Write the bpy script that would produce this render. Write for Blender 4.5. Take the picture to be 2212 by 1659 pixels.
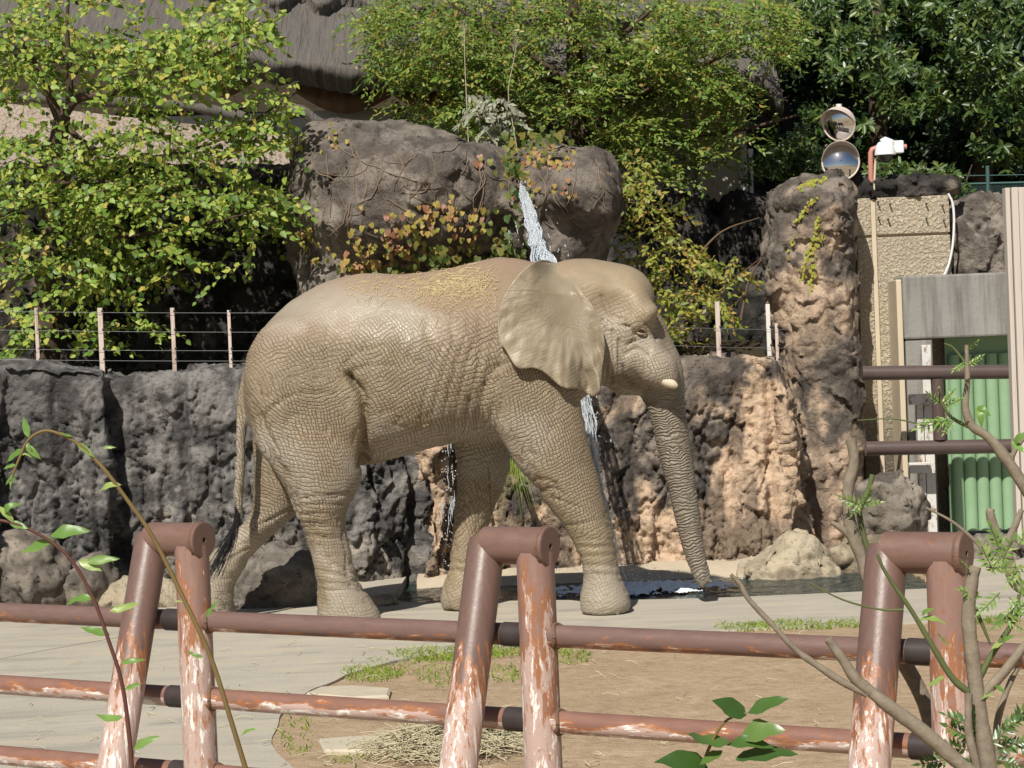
import bpy, bmesh, math, random
import numpy as np
from mathutils import Vector, Matrix
from mathutils.bvhtree import BVHTree

for o in list(bpy.data.objects):
    bpy.data.objects.remove(o)
S = bpy.context.scene
COL = S.collection
R = math.radians
rng = np.random.default_rng(7)
random.seed(7)

# ------------------------------------------------------------------ camera
FD = 4735.0                       # focal length in units of a 2212 wide picture
CAMZ = 2.03
PITCH, ROLL = R(1.095), 0.040
Fv = np.array([0, math.cos(PITCH), -math.sin(PITCH)])
R0 = np.array([1.0, 0, 0]); U0 = np.array([0, math.sin(PITCH), math.cos(PITCH)])
Rv = math.cos(ROLL)*R0 - math.sin(ROLL)*U0
Uv = math.sin(ROLL)*R0 + math.cos(ROLL)*U0
cam = bpy.data.cameras.new('camera')
cam.sensor_width = 36.0
cam.lens = 36.0*FD/2212.0
cam.clip_start = 0.1; cam.clip_end = 2000
camo = bpy.data.objects.new('camera', cam)
COL.objects.link(camo)
camo.matrix_world = Matrix(((Rv[0], Uv[0], -Fv[0], 0), (Rv[1], Uv[1], -Fv[1], 0), (Rv[2], Uv[2], -Fv[2], CAMZ), (0, 0, 0, 1)))
S.camera = camo

# ------------------------------------------------------------------ world, sun, exposure
SUN_EL, SUN_AZ = R(47), R(20)     # azimuth: to the left of straight behind the camera
sd = np.array([-math.sin(SUN_AZ)*math.cos(SUN_EL), -math.cos(SUN_AZ)*math.cos(SUN_EL), math.sin(SUN_EL)])
W = bpy.data.worlds.new('World'); S.world = W; W.use_nodes = True
wn = W.node_tree.nodes; wl = W.node_tree.links
for n in list(wn): wn.remove(n)
sky = wn.new('ShaderNodeTexSky'); sky.sky_type = 'NISHITA'; sky.sun_disc = False
sky.sun_elevation = SUN_EL; sky.sun_rotation = math.atan2(sd[0], sd[1])
bg = wn.new('ShaderNodeBackground'); bg.inputs['Strength'].default_value = 0.05
wo = wn.new('ShaderNodeOutputWorld')
wl.new(sky.outputs[0], bg.inputs[0]); wl.new(bg.outputs[0], wo.inputs[0])
sun = bpy.data.lights.new('sun', 'SUN'); sun.energy = 5.0; sun.angle = R(0.53); sun.color = (1.0, 0.955, 0.87)
suno = bpy.data.objects.new('sun', sun); COL.objects.link(suno)
suno.rotation_euler = Vector(-sd).to_track_quat('-Z', 'Y').to_euler()
suno.location = tuple(sd*40)
S.view_settings.view_transform = 'Standard'; S.view_settings.look = 'None'
S.view_settings.exposure = 0.16; S.view_settings.gamma = 1.0
S.render.engine = 'CYCLES'
S.cycles.max_bounces = 5; S.cycles.diffuse_bounces = 2; S.cycles.glossy_bounces = 2; S.cycles.transmission_bounces = 4; S.cycles.transparent_max_bounces = 8

# ------------------------------------------------------------------ placing
def D(px, py):
    return Fv + (px-1106.0)/FD*Rv + (829.5-py)/FD*Uv
def P(px, py, Y):
    """point of the place seen at (px, py) that stands Y metres away"""
    d = D(px, py)
    return np.array([0, 0, CAMZ]) + d*(Y/d[1])
def G(px, py, z=0.0):
    d = D(px, py)
    return np.array([0, 0, CAMZ]) + d*((z-CAMZ)/d[2])
def m(px, Y):                     # picture length -> metres at distance Y
    return px*Y/FD

# ------------------------------------------------------------------ objects
def tag(o, label=None, cat=None, group=None, kind=None):
    if label: o['label'] = label
    if cat: o['category'] = cat
    if group: o['group'] = group
    if kind: o['kind'] = kind
    return o
def empty(name, loc, label, cat, group=None):
    o = bpy.data.objects.new(name, None); COL.objects.link(o)
    o.location = tuple(loc); o.empty_display_size = 0.2
    return tag(o, label, cat, group)
def link(name, me, mat=None, parent=None):
    o = bpy.data.objects.new(name, me); COL.objects.link(o)
    if mat is not None and len(me.materials) == 0: me.materials.append(mat)
    if parent is not None:
        o.parent = parent
        q = parent
        off = Vector((0, 0, 0))
        while q is not None:
            off += q.location; q = q.parent
        o.location = -off         # meshes are written in world coordinates
    return o
def mesh_np(name, v, faces, smooth=True, attrs=None):
    """faces: list of integer arrays, each (n, k)"""
    if isinstance(faces, np.ndarray): faces = [faces]
    faces = [np.asarray(f, dtype=np.int32) for f in faces if len(f)]
    me = bpy.data.meshes.new(name)
    me.vertices.add(len(v)); me.vertices.foreach_set('co', np.asarray(v, dtype=np.float32).ravel())
    nl = sum(f.size for f in faces); npoly = sum(len(f) for f in faces)
    me.loops.add(nl); me.loops.foreach_set('vertex_index', np.concatenate([f.ravel() for f in faces]))
    me.polygons.add(npoly)
    st = []; c = 0
    for f in faces:
        st.append(c + np.arange(len(f))*f.shape[1]); c += f.size
    me.polygons.foreach_set('loop_start', np.concatenate(st).astype(np.int32))
    me.update(calc_edges=True)
    me.polygons.foreach_set('use_smooth', np.full(npoly, smooth, dtype=bool))
    for k, a in (attrs or {}).items():
        a = np.asarray(a, dtype=np.float32)
        if a.ndim == 1:
            at = me.attributes.new(k, 'FLOAT', 'POINT'); at.data.foreach_set('value', a)
        else:
            at = me.attributes.new(k, 'FLOAT_VECTOR', 'POINT'); at.data.foreach_set('vector', a.ravel())
    me.validate()
    return me

class MB:                         # collects several shapes into one mesh
    def __init__(self): self.v = []; self.f3 = []; self.f4 = []; self.n = 0; self.ng = []
    def add(self, v, f):
        v = np.asarray(v, float); f = np.asarray(f, int)
        self.v.append(v); (self.f4 if f.shape[1] == 4 else self.f3).append(f+self.n); self.n += len(v)
    def tube(self, pts, rad, seg=8, cap=True):
        pts = np.asarray(pts, float); n = len(pts)
        rad = np.broadcast_to(np.asarray(rad, float), (n,))
        t = np.gradient(pts, axis=0); t /= np.linalg.norm(t, axis=1)[:, None]+1e-12
        a = np.array([0, 0, 1.0]) if abs(t[0][2]) < .9 else np.array([1.0, 0, 0])
        vs = []
        u = np.cross(t[0], a); u /= np.linalg.norm(u)
        for i in range(n):
            u = u - t[i]*np.dot(u, t[i]); u /= np.linalg.norm(u)+1e-12
            w = np.cross(t[i], u)
            an = np.arange(seg)*2*math.pi/seg
            vs.append(pts[i] + rad[i]*(np.cos(an)[:, None]*u + np.sin(an)[:, None]*w))
        v = np.concatenate(vs)
        i = np.arange(n-1)[:, None]*seg; j = np.arange(seg)[None]; k = (j+1) % seg
        f = np.stack([i+j, i+k, i+seg+k, i+seg+j], -1).reshape(-1, 4)
        self.add(v, f)
        if cap:
            for e, o in ((0, 1), (n-1, 0)):
                c = np.concatenate([vs[e], pts[e][None]])
                b = np.arange(seg); b2 = (b+1) % seg
                self.add(c, np.stack([b2, b, np.full(seg, seg)], -1) if o else np.stack([b, b2, np.full(seg, seg)], -1))
        return self
    def box(self, lo, hi):
        x0, y0, z0 = lo; x1, y1, z1 = hi
        v = [(x0,y0,z0),(x1,y0,z0),(x1,y1,z0),(x0,y1,z0),(x0,y0,z1),(x1,y0,z1),(x1,y1,z1),(x0,y1,z1)]
        self.add(v, [(0,3,2,1),(4,5,6,7),(0,1,5,4),(1,2,6,5),(2,3,7,6),(3,0,4,7)]); return self
    def build(self, name, mat, parent=None, smooth=True, bevel=0):
        fs = []
        if self.f4: fs.append(np.concatenate(self.f4))
        if self.f3: fs.append(np.concatenate(self.f3))
        me = mesh_np(name, np.concatenate(self.v), fs, smooth)
        o = link(name, me, mat, parent)
        if bevel:
            b = o.modifiers.new('bevel', 'BEVEL'); b.width = bevel; b.segments = 2; b.limit_method = 'ANGLE'
        return o

def spline(pts, n=8):             # Catmull-Rom through the points
    p = np.asarray(pts, float)
    if len(p) < 3: return np.array([p[0]+(p[-1]-p[0])*t for t in np.linspace(0, 1, n)])
    q = np.concatenate([[2*p[0]-p[1]], p, [2*p[-1]-p[-2]]])
    out = []
    for i in range(1, len(q)-2):
        for t in np.arange(n)/n:
            a, b, c, d = q[i-1:i+3]
            out.append(.5*((2*b)+(c-a)*t+(2*a-5*b+4*c-d)*t*t+(3*b-a-3*c+d)*t**3))
    out.append(p[-1]); return np.array(out)

# ------------------------------------------------------------------ noise in numpy
def _h(ix, iy, iz, s):
    n = (ix.astype(np.int64)*374761393 + iy.astype(np.int64)*668265263 + iz.astype(np.int64)*2147483647*7 + iz.astype(np.int64)*1274126177 + s*974711) & 0xffffffff
    n = ((n ^ (n >> 13))*1274126177) & 0xffffffff
    n = ((n ^ (n >> 16))*2246822519) & 0xffffffff
    return ((n ^ (n >> 15)) & 0xffffff).astype(np.float32)/np.float32(0xffffff)
def vnoise(p, s=0):               # value noise, -1..1
    f = np.floor(p); i = f.astype(np.int64); t = (p-f).astype(np.float32); t = t*t*t*(t*(t*6-15)+10)
    x, y, z = i[..., 0], i[..., 1], i[..., 2]; tx, ty, tz = t[..., 0], t[..., 1], t[..., 2]
    r = 0
    for a in (0, 1):
        wx = tx if a else 1-tx
        for b in (0, 1):
            wy = ty if b else 1-ty
            for c in (0, 1):
                r = r + wx*wy*(tz if c else 1-tz)*_h(x+a, y+b, z+c, s)
    return r*2-1
def fbm(p, o=4, s=0, g=.5):
    r = 0; a = 1.0; t = 0
    p = np.asarray(p, float)
    for k in range(o):
        r = r + a*vnoise(p*2**k+17.3*k, s+k); t += a; a *= g
    return r/t*1.6
def ridged(p, o=4, s=0):
    r = 0; a = 1.0; t = 0
    for k in range(o):
        r = r + a*(1-np.abs(vnoise(p*2**k+9.1*k, s+k))*2); t += a; a *= .5
    return r/t
def worley(p, s=0):
    f = np.floor(p); i = f.astype(np.int64); fr = p-f
    d1 = np.full(p.shape[:-1], 9.0); d2 = d1.copy()
    for a in (-1, 0, 1):
        for b in (-1, 0, 1):
            for c in (-1, 0, 1):
                x, y, z = i[..., 0]+a, i[..., 1]+b, i[..., 2]+c
                q = np.stack([a+_h(x, y, z, s), b+_h(x, y, z, s+1), c+_h(x, y, z, s+2)], -1)-fr
                d = np.sqrt((q*q).sum(-1))
                d2 = np.where(d < d1, d1, np.minimum(d2, d)); d1 = np.minimum(d1, d)
    return d1, d2
def facets(p, s=0):
    """chipped faces: every cell is a plane with its own tilt"""
    f = np.floor(p); i = f.astype(np.int64); fr = p-f
    d1 = np.full(p.shape[:-1], 9.0); val = np.zeros(p.shape[:-1])
    for a in (-1, 0, 1):
        for b in (-1, 0, 1):
            for c in (-1, 0, 1):
                x, y, z = i[..., 0]+a, i[..., 1]+b, i[..., 2]+c
                h1, h2, h3 = _h(x, y, z, s), _h(x, y, z, s+1), _h(x, y, z, s+2)
                qx, qy, qz = a+h1-fr[..., 0], b+h2-fr[..., 1], c+h3-fr[..., 2]
                d = qx*qx+qy*qy+qz*qz
                w = d < d1
                g = qx*(h2*2-1)+qy*(h3*2-1)+qz*(h1*2-1)+(h1+h2-1)*.35
                val = np.where(w, g, val); d1 = np.where(w, d, d1)
    return val
def sstep(a, b, x):
    t = np.clip((x-a)/(b-a), 0, 1); return t*t*(3-2*t)

# ------------------------------------------------------------------ implicit surfaces
class Field:
    def __init__(self, lo, hi, h):
        self.lo = np.array(lo, float); self.h = h
        n = np.ceil((np.array(hi)-self.lo)/h).astype(int)+1
        self.ax = [self.lo[k]+h*np.arange(n[k]) for k in range(3)]
        self.f = np.full(tuple(n), .6, dtype=np.float32)
    def sub(self, lo, hi):
        sl = []
        for k in range(3):
            a = int(max(0, math.floor((lo[k]-self.lo[k])/self.h))); b = int(min(len(self.ax[k]), math.ceil((hi[k]-self.lo[k])/self.h)+1))
            sl.append(slice(a, max(b, a+2)))
        X, Y, Z = np.meshgrid(*[self.ax[k][sl[k]].astype(np.float32) for k in range(3)], indexing='ij', sparse=True)
        return tuple(sl), X, Y, Z
    def put(self, sl, d, k):
        a = self.f[sl]
        hh = np.maximum(k-np.abs(a-d), 0)/k
        self.f[sl] = np.minimum(a, d)-hh*hh*k*.25
    def cut(self, sl, d, k):      # smooth subtraction of d<0
        a = self.f[sl]; b = -d
        hh = np.maximum(k-np.abs(a-b), 0)/k
        self.f[sl] = np.maximum(a, b)+hh*hh*k*.25
    def seg(self, a, b, ra, rb, k=.06, pad=.2, sy=1.0):
        a = np.array(a, float); b = np.array(b, float); rm = max(ra, rb)/min(sy, 1)+pad
        sl, X, Y, Z = self.sub(np.minimum(a, b)-rm, np.maximum(a, b)+rm)
        ab = b-a; L = float(ab@ab)
        t = np.clip(((X-a[0])*ab[0]+(Y-a[1])*ab[1]+(Z-a[2])*ab[2])/L, 0, 1)
        d = np.sqrt((X-a[0]-t*ab[0])**2+((Y-a[1]-t*ab[1])*sy)**2+(Z-a[2]-t*ab[2])**2)-(ra+t*(rb-ra))
        self.put(sl, d.astype(np.float32), k)
    def ell(self, c, r, k=.08, pad=.25, rot=0.0, cut=False):
        rm = np.array([max(r[0], r[2]), r[1], max(r[0], r[2])])+pad if rot else np.array(r)+pad
        sl, X, Y, Z = self.sub(np.array(c)-rm, np.array(c)+rm)
        x = X-c[0]; y = Y-c[1]; z = Z-c[2]
        if rot: x, z = x*math.cos(rot)+z*math.sin(rot), -x*math.sin(rot)+z*math.cos(rot)
        k0 = np.sqrt((x/r[0])**2+(y/r[1])**2+(z/r[2])**2)
        k1 = np.sqrt((x/r[0]**2)**2+(y/r[1]**2)**2+(z/r[2]**2)**2)
        d = (k0*(k0-1)/np.maximum(k1, 1e-4)).astype(np.float32)
        (self.cut if cut else self.put)(sl, d, k)
    def grid(self):
        return np.stack(np.meshgrid(*self.ax, indexing='ij'), -1)
    def mesh(self):
        f = self.f; nx, ny, nz = f.shape
        s = f < 0
        cnt = np.zeros((nx-1, ny-1, nz-1), np.int8)
        cs = [(a, b, c) for a in (0, 1) for b in (0, 1) for c in (0, 1)]
        for a, b, c in cs: cnt += s[a:nx-1+a, b:ny-1+b, c:nz-1+c]
        idx = np.argwhere((cnt > 0) & (cnt < 8))
        val = {c: f[idx[:, 0]+c[0], idx[:, 1]+c[1], idx[:, 2]+c[2]] for c in cs}
        pos = np.zeros((len(idx), 3)); n = np.zeros(len(idx))
        for c in cs:
            for k in range(3):
                if c[k] == 0:
                    e = list(c); e[k] = 1; e = tuple(e)
                    f0, f1 = val[c], val[e]; x = (f0 < 0) != (f1 < 0)
                    t = np.where(x, f0/np.where(x, f0-f1, 1), 0)
                    p = np.array(c, float)[None].repeat(len(idx), 0); p[:, k] += t
                    pos += p*x[:, None]; n += x
        v = self.lo+(idx+pos/n[:, None])*self.h
        vid = np.full((nx-1, ny-1, nz-1), -1, np.int32); vid[idx[:, 0], idx[:, 1], idx[:, 2]] = np.arange(len(idx))
        Fs = []
        for k in range(3):
            a = [slice(None)]*3; b = [slice(None)]*3; a[k] = slice(0, -1); b[k] = slice(1, None)
            cr = s[tuple(a)] != s[tuple(b)]; sg = s[tuple(a)]
            o1, o2 = [(1, 2), (2, 0), (0, 1)][k]
            e = np.argwhere(cr); e = e[(e[:, o1] > 0) & (e[:, o2] > 0) & (e[:, o1] < f.shape[o1]-1) & (e[:, o2] < f.shape[o2]-1)]
            flip = sg[e[:, 0], e[:, 1], e[:, 2]]
            q = []
            for d1, d2 in ((-1, -1), (0, -1), (0, 0), (-1, 0)):
                w = e.copy(); w[:, o1] += d1; w[:, o2] += d2
                q.append(vid[w[:, 0], w[:, 1], w[:, 2]])
            q = np.stack(q, -1); q[~flip] = q[~flip][:, ::-1]
            Fs.append(q)
        F = np.concatenate(Fs); F = F[(F >= 0).all(1)]
        return v, F
def smooth_verts(v, F, it=1, lam=.5):
    for _ in range(it):
        acc = np.zeros_like(v); n = np.zeros(len(v))
        for a, b in ((0, 1), (1, 2), (2, 3), (3, 0)):
            np.add.at(acc, F[:, a], v[F[:, b]]); np.add.at(acc, F[:, b], v[F[:, a]])
            np.add.at(n, F[:, a], 1); np.add.at(n, F[:, b], 1)
        v = v+lam*(acc/np.maximum(n, 1)[:, None]-v)
    return v
def vnormals(v, F):
    fn = np.cross(v[F[:, 2]]-v[F[:, 0]], v[F[:, 3]]-v[F[:, 1]])
    n = np.zeros_like(v)
    for k in range(4): np.add.at(n, F[:, k], fn)
    return n/(np.linalg.norm(n, axis=1)[:, None]+1e-12)

# ------------------------------------------------------------------ materials
class Mat:
    def __init__(self, name, rough=.8, spec=.3):
        self.m = bpy.data.materials.new(name); self.m.use_nodes = True
        self.nt = self.m.node_tree; self.b = self.nt.nodes['Principled BSDF']
        self.b.inputs['Roughness'].default_value = rough
        self.b.inputs['Specular IOR Level'].default_value = spec
        self.out = self.nt.nodes['Material Output']
    def n(self, t, ins=None, **props):
        nd = self.nt.nodes.new('ShaderNode'+t)
        for k, v in props.items(): setattr(nd, k, v)
        for k, v in (ins or {}).items(): self.set(nd, k, v)
        return nd
    def set(self, nd, k, v):
        s = nd.inputs[k]
        if hasattr(v, 'is_linked') or hasattr(v, 'links'): self.nt.links.new(v, s)
        else:
            if isinstance(v, tuple) and s.type == 'RGBA' and len(v) == 3: v = v+(1,)
            s.default_value = v
    def coord(self, kind='Object', scale=(1, 1, 1), rot=(0, 0, 0), vec=None):
        if vec is None:
            if kind == 'World': vec = self.n('NewGeometry').outputs['Position']
            else: vec = self.n('TexCoord').outputs[kind]
        return self.n('Mapping', {'Vector': vec, 'Scale': scale, 'Rotation': rot}).outputs[0]
    def noise(self, vec, scale, detail=4, rough=.55, dist=0.0):
        return self.n('TexNoise', {'Vector': vec, 'Scale': scale, 'Detail': detail, 'Roughness': rough, 'Distortion': dist}).outputs[0]
    def voro(self, vec, scale, feature='DISTANCE_TO_EDGE', rand=1.0):
        nd = self.n('TexVoronoi', {'Vector': vec, 'Scale': scale, 'Randomness': rand}, feature=feature)
        return nd.outputs['Distance']
    def ramp(self, fac, stops):
        nd = self.n('ValToRGB', {'Fac': fac}); e = nd.color_ramp.elements
        while len(e) < len(stops): e.new(.5)
        for i, (p, c) in enumerate(stops):
            e[i].position = p
            e[i].color = (c, c, c, 1) if not isinstance(c, tuple) else c+(1,)
        return nd.outputs[0]
    def mix(self, fac, a, b, mode='MIX'):
        nd = self.n('Mix', data_type='RGBA', blend_type=mode)
        self.set(nd, 0, fac); self.set(nd, 6, a); self.set(nd, 7, b)
        return nd.outputs[2]
    def math(self, op, a, b=0.0, c=0.0, clamp=False):
        nd = self.n('Math', operation=op, use_clamp=clamp)
        self.set(nd, 0, a); self.set(nd, 1, b)
        if op in ('MULTIPLY_ADD', 'SMOOTH_MIN'): self.set(nd, 2, c)
        return nd.outputs[0]
    def attr(self, name, out='Fac'):
        return self.n('Attribute', attribute_name=name).outputs[out]
    def xyz(self, vec):
        return self.n('SeparateXYZ', {'Vector': vec}).outputs
    def bump(self, h, strength=.5, dist=.02, normal=None):
        i = {'Height': h, 'Strength': strength, 'Distance': dist}
        if normal is not None: i['Normal'] = normal
        return self.n('Bump', i).outputs[0]
    def base(self, c): self.set(self.b, 'Base Color', c); return self
    def normal(self, n): self.set(self.b, 'Normal', n); return self
    def rough(self, r): self.set(self.b, 'Roughness', r); return self

def simple(name, col, rough=.7, spec=.3, var=.25, scale=6.0, bump=0.0, metal=0.0):
    M = Mat(name, rough, spec)
    v = M.coord('World'); f = M.noise(v, scale, 5)
    a = tuple(c*(1-var) for c in col); b = tuple(min(1, c*(1+var)) for c in col)
    M.base(M.mix(f, a, b)); M.b.inputs['Metallic'].default_value = metal
    if bump: M.normal(M.bump(M.noise(v, scale*8, 4), .6, bump))
    return M.m

def leaf_mat(name, stops, rough=.45, spec=.4, trans=.35):
    """per-leaf colour from the random attribute; light passes through the blade"""
    M = Mat(name, rough, spec)
    r = M.math('FRACT', M.math('ADD', M.attr('rnd'), M.n('ObjectInfo').outputs['Random']))
    c = M.ramp(r, stops)
    M.base(c)
    tr = M.n('BsdfTranslucent', {'Color': M.mix(.25, c, (.55, .6, .05))})
    mx = M.n('MixShader', {0: trans, 1: M.b.outputs[0], 2: tr.outputs[0]})
    M.nt.links.new(mx.outputs[0], M.out.inputs[0])
    return M.m

def rock_mat(name, dark, mid, light, fine=26.0, dist=.03):
    """weathered cast rock; where pale stone shows and where soot and algae stain it comes from attributes of the mesh"""
    M = Mat(name, .88, .25)
    v = M.coord('World'); n3 = M.noise(v, fine, 5, .68)
    c = M.mix(M.attr('mot'), dark, mid)
    c = M.mix(M.attr('pale'), c, light)
    c = M.mix(M.attr('stain'), c, tuple(x*.55 for x in dark))
    c = M.mix(M.ramp(n3, [(.3, .7), (.48, 0.0)]), c, tuple(x*.45 for x in dark))  # hollows of the bump noise darkened: their shade put into the colour
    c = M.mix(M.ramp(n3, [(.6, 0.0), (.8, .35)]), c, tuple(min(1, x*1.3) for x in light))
    M.base(c); M.normal(M.bump(n3, 1.0, dist))
    M.m['rock'] = 1
    return M.m
ROCK = {}
def rock_attrs(v, zlo, zhi, amount, stain, seed=0):
    v = np.asarray(v)
    n1 = fbm(v*1.3, 4, seed+50)*.5+.5; n2 = fbm(v*6, 4, seed+60, .6)*.5+.5
    zz = np.clip((zhi-v[:, 2])/(zhi-zlo), 0, 1)
    k = zz*.55+n1*.9+(n2-.5)*.5
    pale = sstep(1.0-amount*.6, 1.22-amount*.6, k)
    st = fbm(v*np.array([5, 5, .6]), 4, seed+70)*.5+.5
    st2 = fbm(v*np.array([2.2, 2.2, 1.6]), 4, seed+77)*.5+.5
    s = np.clip(sstep(.52, .72, st)+sstep(.58, .72, st2)*.7, 0, 1)*stain
    return {'mot': sstep(.3, .7, n2), 'pale': pale*(1-.3*s), 'stain': s}

# ================================================================== SETTING
# ------------------------------------------------------------------ ground
def ground_mats():
    M = Mat('dirt', .95, .1)
    v = M.coord('World'); n1 = M.noise(v, .9, 3, .6); n2 = M.noise(v, 12, 5, .75); n3 = M.noise(v, 90, 1, .6)
    c = M.mix(n1, (.34, .245, .155), (.47, .35, .235))
    c = M.mix(M.ramp(n2, [(.3, .55), (.55, 0.0)]), c, (.22, .15, .085))
    c = M.mix(M.ramp(n3, [(.55, 0.0), (.75, .5)]), c, (.55, .43, .27))
    n4 = M.noise(v, 2.6, 5, .7, .8); c = M.mix(M.ramp(n4, [(.32, .6), (.46, 0.0)]), c, (.24, .17, .105)); c = M.mix(M.ramp(n4, [(.56, 0.0), (.7, .5)]), c, (.55, .43, .3))
    M.base(c); M.normal(M.bump(M.math('ADD', n2, M.math('MULTIPLY', n3, .3)), .8, .03))
    C = Mat('concrete', .85, .25)
    v = C.coord('World'); n1 = C.noise(v, .8, 3, .65); n2 = C.noise(C.coord('World', (.6, 2.2, 1)), 2.0, 5, .7, .6); n3 = C.noise(v, 60, 2, .6)
    c = C.mix(n1, (.33, .30, .245), (.48, .44, .365))
    c = C.mix(C.ramp(n2, [(.47, 0.0), (.7, .6)]), c, (.52, .44, .31))
    c = C.mix(C.ramp(n2, [(.28, .7), (.47, 0.0)]), c, (.25, .225, .185))
    c = C.mix(C.ramp(n3, [(.25, .45), (.45, 0.0)]), c, (.22, .2, .16))
    C.base(c); C.normal(C.bump(C.math('ADD', n3, C.math('MULTIPLY', n2, .8)), .35, .012))
    return M.m, C.m
M_dirt, M_conc = ground_mats()

# soil sheet, hollowed where the pond lies
xs = np.concatenate([[-600, -120, -30], np.arange(-12, 12.01, .12), [30, 120, 600]])
ys = np.concatenate([[-600, -120, -20, 0, 3], np.arange(5, 24.01, .12), [40, 120, 600]])
X, Y = np.meshgrid(xs, ys, indexing='ij')
PX0, PX1, PY0, PY1 = -1.05, 3.2, 16.75, 19.25
hole = sstep(PX0-.25, PX0+.1, X)*(1-sstep(PX1-.1, PX1+.2, X))*sstep(PY0-.15, PY0+.2, Y)*(1-sstep(PY1-.2, PY1+.3, Y))
Z = -.014-.5*hole+.008*fbm(np.stack([X*2, Y*2, X*0], -1), 3)*(np.abs(X) < 12)
nx, ny = X.shape
i, j = np.meshgrid(np.arange(nx-1), np.arange(ny-1), indexing='ij')
q = np.stack([i*ny+j, (i+1)*ny+j, (i+1)*ny+j+1, i*ny+j+1], -1).reshape(-1, 4)
tag(link('ground', mesh_np('ground', np.stack([X, Y, Z], -1).reshape(-1, 3), q), M_dirt), 'bare brown soil with scattered straw behind the pipe fence', 'ground', kind='structure')

# concrete apron with its curved kerbless edge
fr = [G(2212, 1330), G(1880, 1348), G(1540, 1362), G(1300, 1374), G(1130, 1391), G(1000, 1404), G(880, 1422), G(790, 1444), G(720, 1470), G(650, 1505), G(605, 1550), G(590, 1595), G(610, 1640), G(660, 1690)]
fr = [tuple(p[:2]) for p in spline(fr, 5)]
poly = [(-9, 19.6), (-1.0, 19.6), (-1.05, 17.7), (-.95, 17.42), (-.7, 17.28), (.15, 17.15), (.6, 17.0), (1.0, 16.9), (1.5, 16.84), (2.2, 16.86), (3.2, 16.9), (3.35, 17.2), (3.4, 21.4), (9, 21.4), (9, 14.4)]+fr+[(-.6, 6), (-9, 6)]
poly = [(x+.012*math.sin(x*9+y*7), y+.012*math.sin(y*11+x*3)) if abs(x) < 4 else (x, y) for x, y in poly]
bm = bmesh.new()
f = bm.faces.new([bm.verts.new((x, y, 0)) for x, y in poly[::-1]])
if f.normal.z < 0: f.normal_flip()
bm.normal_update()
if f.normal.z < 0: f.normal_flip()
g = bmesh.ops.extrude_face_region(bm, geom=[f])
for e in g['geom']:
    if isinstance(e, bmesh.types.BMVert): e.co.z = -.3
bmesh.ops.recalc_face_normals(bm, faces=bm.faces)
me = bpy.data.meshes.new('concrete_apron'); bm.to_mesh(me); bm.free()
tag(link('concrete_apron', me, M_conc), 'pale stained concrete apron under the elephant', 'pavement', kind='structure')

# joint in the concrete
ja = [G(-40, 1432), G(60, 1412), G(160, 1394), G(262, 1376)]
mb = MB(); jn = np.array(ja); sdw = np.array([.004, .012, 0]); V = np.concatenate([jn-sdw+[0, 0, .003], jn+sdw+[0, 0, .003]]); i = np.arange(3)
mb.add(V, np.stack([i, i+1, i+5, i+4], -1)); tag(mb.build('expansion_joint', simple('joint_tar', (.11, .1, .085), .9, .2, .3)), 'thin dark joint running across the concrete apron', 'joint', kind='structure')
# pond water
Wm = Mat('pond_water', .06, .5)
v = Wm.coord('World'); n = Wm.noise(Wm.coord('World', (1, 2.2, 1)), 5, 5, .6, .5)
Wm.base(Wm.mix(Wm.noise(v, 1.5, 3), (.015, .03, .032), (.035, .05, .045)))
Wm.normal(Wm.bump(n, .7, .06)); Wm.b.inputs['IOR'].default_value = 1.33
xs = np.linspace(PX0-.1, PX1+.2, 150); ys = np.linspace(PY0-.05, PY1+.2, 80)
X, Y = np.meshgrid(xs, ys, indexing='ij')
SPX, SPY = 1.05, 18.0             # where the fall strikes the pond
rr = np.hypot(X-SPX, (Y-SPY))
Z = -.075+.008*fbm(np.stack([X*5, Y*9, X*0], -1), 3)+.010*np.exp(-(rr/.6)**2)*np.sin(rr*30)
i, j = np.meshgrid(np.arange(149), np.arange(79), indexing='ij')
q = np.stack([i*80+j, (i+1)*80+j, (i+1)*80+j+1, i*80+j+1], -1).reshape(-1, 4)
tag(link('pond', mesh_np('pond', np.stack([X, Y, Z], -1).reshape(-1, 3), q), Wm.m), 'dark rippled water of the narrow pond below the rock wall', 'pond', kind='structure')

# ------------------------------------------------------------------ rock sheets (walls of cast rock)
def pxX(px, Y): return (px-1106.0)/FD*Y
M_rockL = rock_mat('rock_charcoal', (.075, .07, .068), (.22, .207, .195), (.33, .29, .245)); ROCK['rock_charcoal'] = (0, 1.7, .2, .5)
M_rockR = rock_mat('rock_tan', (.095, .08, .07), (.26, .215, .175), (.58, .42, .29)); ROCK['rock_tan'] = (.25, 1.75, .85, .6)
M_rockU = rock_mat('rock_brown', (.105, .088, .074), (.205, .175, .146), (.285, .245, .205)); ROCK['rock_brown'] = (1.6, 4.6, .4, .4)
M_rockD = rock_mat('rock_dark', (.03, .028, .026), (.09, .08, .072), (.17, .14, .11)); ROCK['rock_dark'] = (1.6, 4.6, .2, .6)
M_col = rock_mat('rock_column', (.11, .092, .077), (.24, .2, .165), (.48, .355, .255)); ROCK['rock_column'] = (.2, 3.0, .62, .5)

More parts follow.
